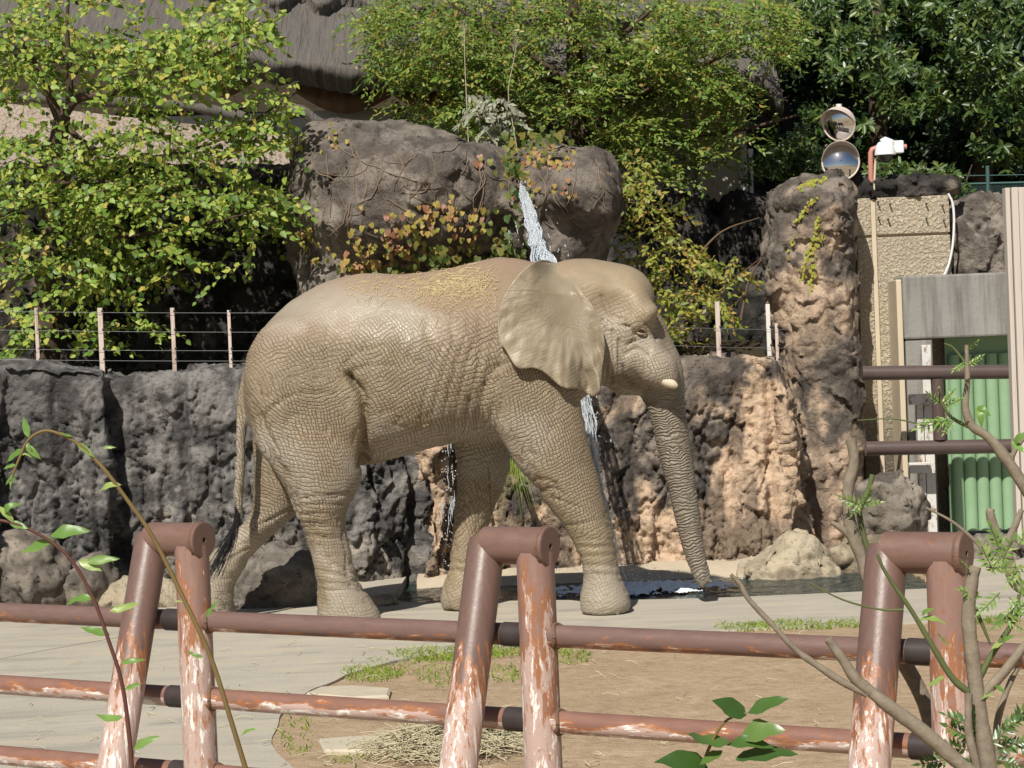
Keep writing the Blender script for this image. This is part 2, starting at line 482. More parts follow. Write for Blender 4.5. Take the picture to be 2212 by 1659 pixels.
def rock_sheet(name, path, ztop, mat, grooves=(), h=.016, amp=1.0, seed=1, label='', back=.7, batter=.06, ends=True, zb=-.3):
    p = spline(path, 12); d = np.concatenate([[0], np.cumsum(np.linalg.norm(np.diff(p, axis=0), axis=1))])
    n = int(d[-1]/h); s = np.linspace(0, d[-1], n)
    x = np.interp(s, d, p[:, 0]); y = np.interp(s, d, p[:, 1]); zt = np.interp(s, d, np.interp(np.linspace(0, 1, len(p)), np.linspace(0, 1, len(ztop)), ztop))
    tx = np.gradient(x); ty = np.gradient(y); l = np.hypot(tx, ty); nxn, nyn = ty/l, -tx/l      # towards the viewer
    zt = zt+.05*fbm(np.stack([s*1.1, s*0, s*0+seed], -1), 3)
    H = float(np.mean(zt))-zb; rc = .13
    prof = [(0, t) for t in np.linspace(0, 1, int(H/h))]
    arc = [(rc*(1-math.cos(a)), rc*math.sin(a)) for a in np.linspace(0, math.pi/2, int(rc*1.57/h)+2)]
    tb = [(rc+t, rc) for t in np.linspace(.03, back, int(back/h/1.6))]
    V = []; NV = []
    for o, t in prof:
        zz = zb+t*(zt-rc-zb); k = batter*t
        V.append(np.stack([x-nxn*k, y-nyn*k, zz], -1)); NV.append(np.stack([nxn, nyn, 0*x], -1))
    for o, t in arc[1:]+tb:
        a = min(1, o/rc); k = batter+o
        V.append(np.stack([x-nxn*k, y-nyn*k, zt-rc+t], -1))
        NV.append(np.stack([nxn*math.sqrt(max(0, 1-a*a)), nyn*math.sqrt(max(0, 1-a*a)), a+0*x], -1))
    V = np.array(V); NV = np.array(NV); NV /= np.linalg.norm(NV, axis=-1)[..., None]+1e-9
    q = V*np.array([1, 1, .8])
    wq = q+.10*np.stack([fbm(q*2.5, 2, seed+81), fbm(q*2.5, 2, seed+82), fbm(q*2.5, 2, seed+83)], -1)
    disp = .10*fbm(q*np.array([.9, .9, .5]), 3, seed)+.035*fbm(q*np.array([2.6, 2.6, 1.1]), 4, seed+5)+.020*fbm(q*13, 4, seed+20, .65)
    disp += .13*facets(wq*np.array([2.2, 2.2, 1.0]), seed)+.045*facets(wq*np.array([7, 7, 4.5]), seed+7)+.016*facets(q*17, seed+13)
    f1, f2 = worley(wq*np.array([2.4, 2.4, 1.2])+.25*fbm(q*6, 3, seed+41)[..., None], seed+40)
    disp += .05*(sstep(0, .055, f2-f1)-.95)
    pit = sstep(.15, .6, fbm(q*np.array([4, 4, 3]), 3, seed+44))
    disp -= .045*pit*np.clip(.4+ridged(q*9, 3, seed+2), 0, 1)
    vz = (V[..., 2]-zb)/H
    soft = 1-.62*sstep(.80, .93, vz)                # weathered smooth on top
    disp *= amp*soft
    for gx, gd, gw in grooves:
        wob = .03*fbm(np.stack([V[..., 2]*2.5, V[..., 2]*0+gx, V[..., 2]*0], -1), 3)
        disp -= gd*np.exp(-(((V[..., 0]-gx-wob)/gw)**2))*(1-.75*sstep(.86, 1.0, vz))
    V = V+NV*disp[..., None]
    a, b = V.shape[:2]
    i, j = np.meshgrid(np.arange(a-1), np.arange(b-1), indexing='ij')
    F = np.stack([i*b+j, i*b+j+1, (i+1)*b+j+1, (i+1)*b+j], -1).reshape(-1, 4)
    return V.reshape(-1, 3), F

YL = 18.6
pathL = [(-5.2, 16.3), (-4.75, 16.4), (-4.56, 16.7), (-4.54, 17.8), (-4.42, 18.3), (pxX(20, 18.5), 18.48), (pxX(120, 18.5), 18.5), (pxX(235, 18.55), 18.5), (pxX(265, 18.8), 18.75), (pxX(420, 18.8), 18.8), (pxX(620, 18.9), 18.95), (pxX(800, 19.1), 19.1), (pxX(880, 19.15), 19.25), (pxX(980, 19.5), 19.65)]  # first points: unseen corner turned forward, added to cast shade on this wall
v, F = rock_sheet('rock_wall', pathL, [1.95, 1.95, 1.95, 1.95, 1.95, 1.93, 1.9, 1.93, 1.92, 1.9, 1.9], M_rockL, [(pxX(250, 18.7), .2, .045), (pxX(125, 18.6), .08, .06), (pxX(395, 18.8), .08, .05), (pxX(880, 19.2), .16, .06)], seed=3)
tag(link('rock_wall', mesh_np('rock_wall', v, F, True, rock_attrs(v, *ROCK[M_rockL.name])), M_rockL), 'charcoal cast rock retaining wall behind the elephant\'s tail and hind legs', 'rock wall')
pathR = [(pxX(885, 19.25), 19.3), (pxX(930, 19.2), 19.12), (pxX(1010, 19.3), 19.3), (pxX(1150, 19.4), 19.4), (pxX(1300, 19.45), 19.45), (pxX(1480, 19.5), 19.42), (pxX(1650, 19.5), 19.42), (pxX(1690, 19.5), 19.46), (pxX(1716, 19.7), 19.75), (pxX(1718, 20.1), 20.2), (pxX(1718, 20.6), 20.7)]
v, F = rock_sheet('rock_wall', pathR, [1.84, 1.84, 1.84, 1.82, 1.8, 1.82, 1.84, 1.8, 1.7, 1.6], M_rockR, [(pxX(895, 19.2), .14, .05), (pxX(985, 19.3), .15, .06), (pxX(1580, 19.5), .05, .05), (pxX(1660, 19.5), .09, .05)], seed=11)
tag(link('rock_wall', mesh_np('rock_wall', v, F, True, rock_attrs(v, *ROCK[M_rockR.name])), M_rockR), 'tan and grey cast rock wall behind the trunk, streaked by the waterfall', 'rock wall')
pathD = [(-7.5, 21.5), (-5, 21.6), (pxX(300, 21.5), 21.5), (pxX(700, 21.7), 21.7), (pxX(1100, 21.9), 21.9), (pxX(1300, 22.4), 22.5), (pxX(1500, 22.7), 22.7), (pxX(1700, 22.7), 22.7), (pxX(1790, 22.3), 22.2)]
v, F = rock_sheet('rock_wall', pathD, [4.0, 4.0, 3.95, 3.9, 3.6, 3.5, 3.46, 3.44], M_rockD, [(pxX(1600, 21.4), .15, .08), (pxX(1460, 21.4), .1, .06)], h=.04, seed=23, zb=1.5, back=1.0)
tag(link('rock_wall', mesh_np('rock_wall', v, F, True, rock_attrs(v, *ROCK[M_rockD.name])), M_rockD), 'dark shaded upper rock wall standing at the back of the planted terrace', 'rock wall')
# terrace soil between the lower and the upper wall
xs = np.linspace(-8, 2.42, 90); ys = np.linspace(18.9, 23.2, 26); X, Y = np.meshgrid(xs, ys, indexing='ij')
Y = Y+np.interp(X, [-8, -5, 0, 2.6], [-.1, 0, .8, 1.0])*np.linspace(1, 0, 26)[None, :]
Z = 1.70+.04*fbm(np.stack([X*2, Y*2, X*0], -1), 4)+.25*sstep(20.2, 21.8, Y)
i, j = np.meshgrid(np.arange(89), np.arange(25), indexing='ij')
q = np.stack([i*26+j, (i+1)*26+j, (i+1)*26+j+1, i*26+j+1], -1).reshape(-1, 4)
M_soil = simple('humus', (.045, .035, .022), .95, .1, .5, 9, .02)
tag(link('terrace_soil', mesh_np('terrace_soil', np.stack([X, Y, Z], -1).reshape(-1, 3), q), M_soil), 'dark planted soil on top of the lower rock wall', 'ground', kind='structure')

# pale rim along the foot of the wall
mb = MB()
rim = [(pxX(x, 19.2), y) for x, y in ((885, 19.05), (1000, 19.05), (1150, 18.98), (1300, 18.95), (1450, 18.98), (1600, 18.98), (1800, 18.95))]
rp = spline(rim, 6); n = len(rp)
wob = .03*fbm(np.stack([rp[:, 0]*4, rp[:, 0]*0, rp[:, 0]*0], -1), 3)
top = np.stack([rp[:, 0], rp[:, 1]+wob, np.full(n, -.005)], -1); lo = top+[0, -.09, -.12]; low = lo+[0, -.02, -.3]; bk = top+[0, .7, .06]
V = np.concatenate([low, lo, top, bk]); i = np.arange(n-1)
mb.add(V, np.concatenate([np.stack([i+a*n, i+1+a*n, i+1+(a+1)*n, i+(a+1)*n], -1) for a in range(3)]))
tag(mb.build('pond_rim', simple('rim_concrete', (.42, .35, .26), .8, .3, .25, 5, .01)), 'cream concrete rim running between the pond and the rock wall', 'pond edge', kind='structure')

# ------------------------------------------------------------------ single rocks from implicit surfaces
def rock_field(lo, hi, h, fn, seed, amps=(.1, .05, .03), cr=.03, sc=1.0):
    Fd = Field(lo, hi, h); fn(Fd)
    near = np.abs(Fd.f) < (.22 if amps[0] > .055 else .14)
    idx = np.argwhere(near); p = Fd.lo+idx*h
    d = amps[0]*fbm(p*1.6*sc, 3, seed)+amps[1]*1.6*facets(p*3.2*sc+.3*fbm(p*4, 2, seed)[..., None], seed+4)+amps[2]*fbm(p*12*sc, 4, seed+8, .6)+amps[2]*1.2*facets(p*9*sc, seed+6)
    if cr:
        f1, f2 = worley(p*3.6*sc+.4*fbm(p*3*sc, 2, seed+2)[..., None], seed)
        d = d+cr*(sstep(0, .25, f2-f1)-.7)
    Fd.f[near] -= d.astype(np.float32)
    v, F = Fd.mesh()
    return v, F
BVH = {}
def rock_obj(name, vf, mat, label, cat, key=None, group=None):
    v, F = vf
    if key: BVH[key] = BVHTree.FromPolygons([tuple(x) for x in v], [tuple(x) for x in F])
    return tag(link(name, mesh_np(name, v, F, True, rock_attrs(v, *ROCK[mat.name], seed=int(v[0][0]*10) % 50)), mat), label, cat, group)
def hit(key, px, py):
    d = D(px, py); d = d/np.linalg.norm(d)
    loc, nor, i, dist = BVH[key].ray_cast(Vector((0, 0, CAMZ)), Vector(d))
    return (np.array(loc), np.array(nor)) if loc is not None else (None, None)

def E(Fd, px, py, Y, rx, rz, ry, k=.12, cut=False, rot=0):
    Fd.ell(P(px, py, Y), (m(rx, Y), ry, m(rz, Y)), k, .3, rot, cut)
def upper(Fd):
    E(Fd, 870, 440, 20.4, 232, 150, .85, .2)
    E(Fd, 790, 340, 20.7, 150, 92, .6, .15); E(Fd, 1000, 390, 20.5, 140, 88, .75, .15)
    E(Fd, 690, 470, 20.6, 60, 130, .5, .15)
    E(Fd, 760, 640, 20.6, 110, 190, .6, .15); E(Fd, 960, 640, 20.9, 190, 190, .5, .15)
    E(Fd, 1235, 430, 19.95, 112, 100, .85, .15); E(Fd, 1235, 365, 20.1, 98, 62, .75, .15); E(Fd, 1225, 540, 20.05, 92, 130, .7, .15); E(Fd, 1160, 400, 20.4, 80, 95, .6, .15); E(Fd, 1160, 540, 20.6, 80, 130, .5, .15)
    E(Fd, 1200, 660, 20.4, 90, 150, .6, .1)
    E(Fd, 1132, 465, 19.25, 17, 85, .45, .06, True, .25)
    E(Fd, 1000, 570, 19.5, 135, 75, .45, .1, True)
v, F = rock_field(P(560, 900, 20.4)-[0, 1.5, 0], P(1420, 190, 20.4)+[0, 1.2, 0], .025, upper, 41, (.10, .025, .012), .008)
rock_obj('waterfall_rock', (v, F), M_rockU, 'big rounded brown rock overgrown with dry vines that the waterfall spills from', 'rock', 'upper')
def column(Fd):
    E(Fd, 1754, 440, 20.75, 84, 62, .5, .15)
    for py, hx, cx in ((520, 84, 1756), (620, 84, 1762), (700, 78, 1768), (800, 82, 1768), (900, 84, 1772), (1000, 82, 1776), (1100, 82, 1778), (1200, 84, 1780)):
        E(Fd, cx, py, 20.75, hx*1.02, 105, .5, .2)
    E(Fd, 1712, 432, 20.75, 52, 40, .42, .12); E(Fd, 1796, 428, 20.75, 54, 42, .42, .12); E(Fd, 1690, 600, 20.8, 36, 160, .4, .12); E(Fd, 1800, 700, 20.75, 48, 330, .5, .1); E(Fd, 1812, 1000, 20.75, 42, 280, .5, .1); E(Fd, 1700, 500, 20.8, 42, 95, .4, .1)
v, F = rock_field(P(1630, 1300, 20.7)-[0, .9, 0], P(1880, 330, 20.7)+[0, .8, 0], .02, column, 61, (.05, .03, .012), .02, 1.0)
v[:, 0] = np.minimum(v[:, 0], pxX(1862, 20.6)+.012*vnoise(v*9, 3))
rock_obj('rock_column', (v, F), M_col, 'tall brown rock pillar with ivy strings beside the beige panel wall', 'rock', 'column')
v, F = rock_field(P(1950, 780, 21.6)-[0, .8, 0], P(2300, 400, 21.6)+[0, .8, 0], .03, lambda Fd: (E(Fd, 2130, 560, 21.6, 125, 140, .5), E(Fd, 2120, 640, 21.6, 140, 120, .5)), 71, (.08, .04, .012), .03)
rock_obj('rock', (v, F), M_rockU, 'dark rock mass above the concrete lintel of the gate', 'rock')

def boulder(px, py, Y, rx, rz, ry, seed, mat, label, rot=0, key=None, h=.022, amps=(.06, .03, .015), cr=.02):
    c = P(px, py, Y); r = np.array([m(rx, Y), ry, m(rz, Y)]); pad = .12+max(r)*.25
    lo = c-r-pad; hi = c+r+pad
    if rot: lo = c-max(r)-pad; hi = c+max(r)+pad
    lo[2] = max(lo[2], -.35)
    def fn(Fd): Fd.ell(c, r, .05, .35, rot)
    vf = rock_field(lo, hi, h, fn, seed, amps, cr)
    return rock_obj('boulder', vf, mat, label, 'boulder', key)
M_b1 = rock_mat('boulder_brown', (.1, .085, .07), (.2, .17, .14), (.28, .24, .195), 30, .012); ROCK['boulder_brown'] = (-.5, 1.5, .4, .25)
M_b2 = rock_mat('boulder_sand', (.2, .16, .11), (.34, .28, .195), (.44, .37, .265), 30, .016); ROCK['boulder_sand'] = (-.8, 1.2, .6, .25)
M_b3 = rock_mat('boulder_grey', (.14, .12, .1), (.2, .175, .148), (.26, .23, .19), 30, .012); ROCK['boulder_grey'] = (-.5, 1.5, .4, .15)
boulder(60, 1245, 17.9, 105, 105, .35, 81, M_b1, 'large brown boulder with split face at the foot of the charcoal wall')
boulder(192, 1270, 18.0, 62, 78, .3, 82, M_b1, 'smaller brown boulder leaning beside the large one at the charcoal wall')
boulder(300, 1300, 17.9, 90, 48, .3, 83, M_b2, 'low sandy boulder behind the fence post near the charcoal wall')
boulder(600, 1285, 17.7, 125, 118, .4, 84, M_b3, 'cracked grey boulder in the shadow between the elephant\'s hind legs', cr=.03)
def peaked(Fd):
    E(Fd, 1708, 1248, 18.9, 100, 52, .4, .1); E(Fd, 1722, 1205, 18.95, 52, 52, .28, .14); E(Fd, 1650, 1240, 18.85, 50, 30, .25, .1)
rock_obj('boulder', rock_field(P(1560, 1330, 18.9)-[0, .6, 0], P(1860, 1100, 18.9)+[0, .6, 0], .02, peaked, 85, (.06, .03, .012), .02), M_b2, 'sandy peaked boulder at the edge of the pond', 'boulder')
boulder(1815, 1205, 18.95, 42, 34, .2, 86, M_b2, 'small pale boulder wedged beside the sandy peaked one')
boulder(1900, 1215, 19.1, 105, 70, .35, 87, M_b2, 'broad sandy boulder half behind the rusty brace by the pond')
boulder(1912, 1120, 19.7, 88, 95, .35, 88, M_b1, 'dark brown pointed boulder in front of the panel wall', amps=(.12, .03, .012))
boulder(830, 1300, 17.25, 26, 13, .12, 89, M_b2, 'flat stone poking out at the corner of the pond', amps=(.02, .01, .006), cr=0, h=.014)
boulder(2150, 1215, 19.0, 70, 60, .3, 90, M_b1, 'brown boulder below the green gate')

# ------------------------------------------------------------------ right: panel wall, lintel, gate, rails, post
M_panel = Mat('roughcast', .9, .2)
v = M_panel.coord('World'); n = M_panel.noise(v, 34, 5, .6, .4); n2 = M_panel.noise(v, 1.2, 5); z = M_panel.xyz(v)[2]
c = M_panel.mix(n2, (.5, .42, .3), (.66, .57, .43))
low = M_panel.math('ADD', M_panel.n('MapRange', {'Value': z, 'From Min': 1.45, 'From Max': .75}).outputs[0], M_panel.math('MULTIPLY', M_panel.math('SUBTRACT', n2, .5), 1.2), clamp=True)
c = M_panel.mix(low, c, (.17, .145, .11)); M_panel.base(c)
M_panel.normal(M_panel.bump(M_panel.ramp(n, [(.35, 0.0), (.62, 1.0)]), 1.0, .02))
M_panel = M_panel.m
M_trim = simple('trim', (.58, .49, .36), .85, .2, .15, 3)
YP = 21.05
wall = empty('panel_wall', (pxX(1950, YP), YP, 0), 'beige roughcast panel wall with dark rock coping beside the green gate', 'wall')
x0, x1, x2 = pxX(1862, YP), pxX(1899, YP), pxX(2064, YP)
zt = P(1950, 425, YP)[2]; zj = P(1950, 508, YP)[2]
for (a, b) in ((x0, x1-.02), (x1+.03, x2)):
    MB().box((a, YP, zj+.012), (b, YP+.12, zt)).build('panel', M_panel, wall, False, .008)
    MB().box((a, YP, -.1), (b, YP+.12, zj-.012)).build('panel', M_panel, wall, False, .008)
MB().box((x1-.018, YP+.015, -.1), (x1+.028, YP+.1, zt-.01)).build('joint_strip', M_trim, wall, False, .006)
MB().box((x0+.01, YP+.04, -.1), (x2-.01, YP+.35, zt-.012)).build('core', M_trim, wall, False)
def cop(Fd):
    Fd.seg((x0-.05, YP+.12, zt+.07), (x2+.01, YP+.12, zt+.06), .13, .13, .05, .3)
vv, FF = rock_field((x0-.4, YP-.4, zt-.2), (x2+.3, YP+.6, zt+.4), .02, cop, 95, (.03, .03, .02), .02, 1.5)
vv[:, 2] = np.maximum(vv[:, 2], zt+.002)
link('coping', mesh_np('coping', vv, FF, True, rock_attrs(vv, *ROCK['rock_dark'])), M_rockD, wall)
M_dark = simple('dark_steel', (.04, .04, .042), .5, .5, .3)
for bx, by in ((1896, 438), (1922, 442), (2000, 440), (1897, 470), (1918, 474), (2000, 472), (2035, 445), (2038, 476)):
    p = P(bx, by, YP)
    MB().tube([p+[0, .03, 0], p+[0, -.06, 0]], .008, 8).build('bolt', M_dark, wall)
# white cable along the edge
M_white = simple('white_paint', (.7, .7, .68), .5, .4, .12, 8)
cb = empty('cable', P(2060, 520, YP-.05), 'white cable looping down the edge of the panel wall', 'cable')
MB().tube(spline([P(x, y, YP-.05) for x, y in ((2048, 418), (2058, 440), (2061, 480), (2058, 530), (2050, 570), (2040, 594))], 6), .012, 8).build('sheath', M_white, cb)
# concrete gate frame
M_gc = Mat('grey_concrete', .9, .2); v = M_gc.coord('World'); n = M_gc.noise(v, 2.5, 6, .65); st = M_gc.noise(M_gc.coord('World', (9, 9, .8)), 1, 5, .6)
c = M_gc.mix(n, (.2, .19, .17), (.34, .325, .3)); c = M_gc.mix(M_gc.ramp(st, [(.42, 0.0), (.68, .85)]), c, (.1, .095, .088))
M_gc.base(c); M_gc.normal(M_gc.bump(M_gc.noise(v, 30, 5), .5, .01)); M_gc = M_gc.m
YG = 20.55
gf = empty('gateway', (pxX(2100, YG), YG, 0), 'weathered concrete lintel and jamb around the green gate', 'gate frame')
gx0, gx1 = pxX(1957, YG), pxX(2330, YG); gz0, gz1 = P(2100, 728, YG)[2], P(2060, 592, YG)[2]
MB().box((gx0, YG, gz0), (gx1, YG+.5, gz1)).build('lintel', M_gc, gf, False, .02)
MB().box((gx0+.012, YG+.02, -.1), (pxX(2018, YG), YG+.47, gz0-.002)).build('jamb', M_gc, gf, False, .015)
MB().box((gx0-.055, YG+.03, -.1), (gx0-.002, YG+.5, gz1-.03)).build('edge_strip', M_trim, gf, False, .01)
M_green = Mat('green_paint', .55, .4); v = M_green.coord('World'); n = M_green.noise(v, 3, 5); n2 = M_green.noise(v, 25, 4, .7)
c = M_green.mix(n, (.19, .33, .18), (.29, .42, .26)); c = M_green.mix(M_green.ramp(n2, [(.62, 0.0), (.75, .7)]), c, (.12, .12, .06)); M_green.base(c); M_green = M_green.m
gate = empty('gate', (pxX(2120, 20.9), 20.9, 0), 'faded green steel gate of upright rounded slats', 'gate')
sx = pxX(2046, 20.9); sw = m(27, 20.9); gtop = P(2100, 765, 20.9)[2]
for k in range(9):
    c = np.array([sx+(k+.5)*sw, 20.86, 0]); an = np.linspace(-math.pi*.5, math.pi*.5, 11)
    pr = np.stack([np.sin(an)*sw*.49, -np.cos(an)*sw*.42], -1)
    V = np.concatenate([np.stack([c[0]+pr[:, 0], c[1]+pr[:, 1], np.full(11, z)], -1) for z in (.06, gtop)]); i = np.arange(10)
    mb = MB(); mb.add(V, np.stack([i, i+1, i+12, i+11], -1)); mb.add(np.concatenate([V[11:], [[c[0], c[1], gtop-.02]]]), np.stack([i+1, i, np.full(10, 11)], -1))
    mb.build('slat', M_green, gate)
MB().box((sx-.02, 20.87, .05), (sx+9*sw, 20.91, gz0+.05)).build('backing_plate', M_green, gate, False)
# rusty white guide post in front of the jamb
M_rw = Mat('rusty_white', .7, .3); v = M_rw.coord('World'); n = M_rw.noise(v, 14, 6, .7)
M_rw.base(M_rw.mix(M_rw.ramp(n, [(.52, 0.0), (.66, 1.0)]), (.62, .6, .56), (.2, .09, .04))); M_rw = M_rw.m
Yg = 20.3
gp = empty('guide_post', (pxX(1998, Yg), Yg, 0), 'rusty white steel guide post standing before the gate jamb', 'post')
MB().box((pxX(1978, Yg), Yg, 0), (pxX(1992, Yg), Yg+.1, P(1985, 860, Yg)[2])).build('upright', M_rw, gp, False, .006)
MB().box((pxX(1994, Yg), Yg+.01, 0), (pxX(2014, Yg), Yg+.09, P(2004, 745, Yg)[2])).build('upright', M_rw, gp, False, .006)
for py in (862, 1010):
    p = P(1985, py, Yg)
    MB().box((p[0]-.1, Yg-.06, p[2]-.05), (p[0]+.1, Yg-.004, p[2]+.05)).build('bracket', M_rw, gp, False, .006)
# brown pipe barrier across the gate
M_bp = Mat('brown_pipe', .38, .5); v = M_bp.coord('World'); n = M_bp.noise(v, 6, 5)
M_bp.base(M_bp.mix(n, (.06, .042, .038), (.12, .085, .075))); M_bp = M_bp.m
Yb = 20.0
bar = empty('pipe_barrier', (pxX(2030, Yb), Yb, 0), 'dark brown pipe barrier running from the rock pillar across the green gate', 'barrier')
ra = m(15.5, Yb)
for y0, y1, xa, xb in ((806, 803, 1862, 2196), (969, 962, 1870, 2260)):
    MB().tube([P(xa, y0, Yb), P(xb, y1, Yb)], ra, 20).build('rail', M_bp, bar)
MB().tube([P(2024, 818, Yb), P(2030, 950, Yb)], ra*.9, 16).build('strut', M_bp, bar)
# tall white post at the right edge
Yw = 18.9
wp = empty('steel_column', (pxX(2196, Yw), Yw, 0), 'tall pinkish white steel column streaked with rust at the end of the barrier', 'column')
M_pw = Mat('pink_white', .6, .3); v = M_pw.coord('World'); st = M_pw.noise(M_pw.coord('World', (22, 22, .5)), 1, 4, .6)
M_pw.base(M_pw.mix(M_pw.ramp(st, [(.55, 0.0), (.72, .8)]), (.52, .46, .40), (.3, .21, .15))); M_pw = M_pw.m
zt = P(2190, 405, Yw)[2]
for a, b, c in ((2186, 2196, .0), (2198, 2212, -.03), (2214, 2250, .0)):
    MB().box((pxX(a, Yw), Yw+c, -.05), (pxX(b, Yw), Yw+.12, zt)).build('flange', M_pw, wp, False, .004)

# ================================================================== ELEPHANT
EY = 16.52                        # the animal's middle plane
def ex(px, py, y=0.0):
    p = P(px, py, EY); return np.array([p[0], EY+y, p[2]])
u = m(1, EY)
lo = ex(380, 1420, -.92); hi = ex(1570, 530, .85)
lo[2] = -.03
EF = Field(lo, hi, .0155)
def dense(xs, vals, n=400, sg=9):
    xd = np.linspace(xs[0], xs[-1], n); k = np.exp(-.5*(np.arange(-3*sg, 3*sg+1)/sg)**2); k /= k.sum()
    out = []
    for v in vals:
        y = np.interp(xd, xs, v); y = np.convolve(np.pad(y, 3*sg, mode='reflect', reflect_type='odd'), k, 'valid'); out.append(y)
    return xd, out
# trunk of the body, stations (px x, row of back, row of belly, half width in m)
st = np.array([(534, 792, 905, .2), (540, 765, 935, .28), (552, 738, 960, .36), (580, 700, 985, .46), (615, 667, 1000, .53), (655, 637, 1008, .58), (700, 613, 1010, .61),
               (755, 594, 1010, .64), (800, 589, 1003, .66), (860, 593, 987, .69), (920, 589, 969, .69), (980, 578, 955, .66), (1040, 563, 950, .60), (1088, 554, 950, .55),
               (1140, 561, 938, .50), (1190, 573, 905, .43), (1240, 585, 868, .37), (1290, 600, 835, .33), (1330, 625, 800, .27)])
zt = np.array([ex(a, b)[2] for a, b in st[:, :2]]); zb = np.array([ex(a, b)[2] for a, b in st[:, [0, 2]]]); xx = np.array([ex(a, (b+c)/2)[0] for a, b, c in st[:, :3]])
xd, (ztd, zbd, hwd) = dense(xx, [zt, zb, st[:, 3]])
sl, X, Y, Z = EF.sub((xx[0]-.2, EY-.92, .6), (xx[-1]+.2, EY+.85, 2.9))
xc = np.clip(X, xd[0], xd[-1])
T = np.interp(xc, xd, ztd).astype(np.float32); B = np.interp(xc, xd, zbd).astype(np.float32); H = np.interp(xc, xd, hwd).astype(np.float32)
zc = T-.56*(T-B)
uu = (Z-zc)/np.where(Z > zc, T-zc, zc-B); vv = (Y-EY)/H
up = np.where(uu > 0, 1.92, 2.3)
r = (np.abs(uu)**up+np.abs(vv)**up)**(1/up)
d = (r-1)*np.minimum(H, (T-B)*.5)
g = np.gradient(d, EF.h); gm = np.sqrt(g[0]**2+g[1]**2+g[2]**2)
d = np.maximum(d/np.clip(gm, .35, 3), np.abs(X-xc)*1.5-.005*(X == xc))
EF.put(sl, d.astype(np.float32), .02)

def vloft(rows, ys, k, zmin=None):
    """limb: rows of (row, centre px, half width px fore-aft, lateral half width m), lateral centre ys"""
    rows = np.array(rows, float)
    z = np.array([ex(c, rw)[2] for rw, c in rows[:, :2]]); cx = np.array([ex(c, rw)[0] for rw, c in rows[:, :2]])
    o = np.argsort(z); z, cx, hx, hy, cy = z[o], cx[o], (rows[:, 2]*u)[o], rows[:, 3][o], np.asarray(ys, float)[o]
    zd, (cxd, hxd, hyd, cyd) = dense(z, [cx, hx, hy, cy], 400, 9)
    sl, X, Y, Z = EF.sub((min(cx-hx)-.25, EY+min(cy-hy)-.25, z[0]-.1), (max(cx+hx)+.25, EY+max(cy+hy)+.25, z[-1]+.15))
    zc = np.clip(Z, z[0], z[-1]); f = lambda a: np.interp(zc, zd, a).astype(np.float32)
    a, b, c, e = f(cxd), f(hxd), f(cyd), f(hyd)
    r = np.sqrt(((X-a)/b)**2+((Y-EY-c)/e)**2)
    d = (r-1)*np.minimum(b, e)
    g = np.gradient(d, EF.h); gm = np.sqrt(g[0]**2+g[1]**2+g[2]**2)
    d = d/np.clip(gm, .35, 3)
    dz = np.abs(Z-zc)
    d = np.where(dz > 0, np.sqrt(np.maximum(d+.03, 0)**2+dz**2)-.03, d)
    EF.put(sl, d.astype(np.float32), k)
lin = lambda a, b, n: np.linspace(a, b, n)
NH = [(800, 665, 95, .20), (860, 668, 112, .24), (910, 672, 116, .26), (960, 680, 114, .27), (1000, 697, 98, .27), (1050, 706, 78, .245), (1100, 702, 54, .205), (1140, 711, 43, .175), (1180, 722, 42, .165), (1220, 731, 43, .168), (1260, 740, 48, .18), (1300, 757, 63, .2), (1330, 764, 70, .21), (1346, 763, 66, .205)]
vloft(NH, lin(-.36, -.33, len(NH)), .05)
FH = [(880, 620, 80, .2), (960, 600, 66, .23), (1010, 606, 70, .24), (1060, 600, 66, .235), (1107, 590, 56, .2), (1139, 560, 49, .18), (1170, 523, 50, .17), (1220, 478, 48, .165), (1283, 446, 46, .17), (1320, 442, 54, .19), (1352, 446, 58, .2)]
vloft(FH, lin(.36, .34, len(FH)), .05)
NF = [(760, 1150, 70, .14), (830, 1152, 92, .19), (900, 1160, 96, .23), (950, 1178, 90, .24), (1000, 1198, 81, .235), (1050, 1226, 67, .21), (1100, 1252, 56, .19), (1150, 1276, 45, .168), (1190, 1288, 40, .158), (1225, 1295, 38, .155), (1250, 1301, 41, .16), (1275, 1303, 53, .19), (1298, 1304, 57, .205), (1311, 1302, 50, .18)]
vloft(NF, lin(-.34, -.33, len(NF)), .06)
FFr = [(870, 1050, 80, .2), (940, 1040, 68, .22), (1000, 1044, 60, .21), (1060, 1037, 52, .195), (1110, 1023, 43, .17), (1160, 1012, 38, .158), (1200, 1006, 36, .152), (1230, 1006, 36, .152), (1258, 1000, 42, .165), (1290, 997, 50, .195), (1312, 997, 49, .2), (1326, 997, 42, .17)]
vloft(FFr, lin(.26, .26, len(FFr)), .05)
# shoulder, hip and belly masses
def EE(px, py, y, rx, rz, ry, k=.1, rot=0, cut=False): EF.ell(ex(px, py, y), (rx*u, ry, rz*u), k, .25, rot, cut)
EE(640, 800, -.36, 92, 110, .26, .15); EE(1110, 790, -.33, 90, 140, .24, .14)
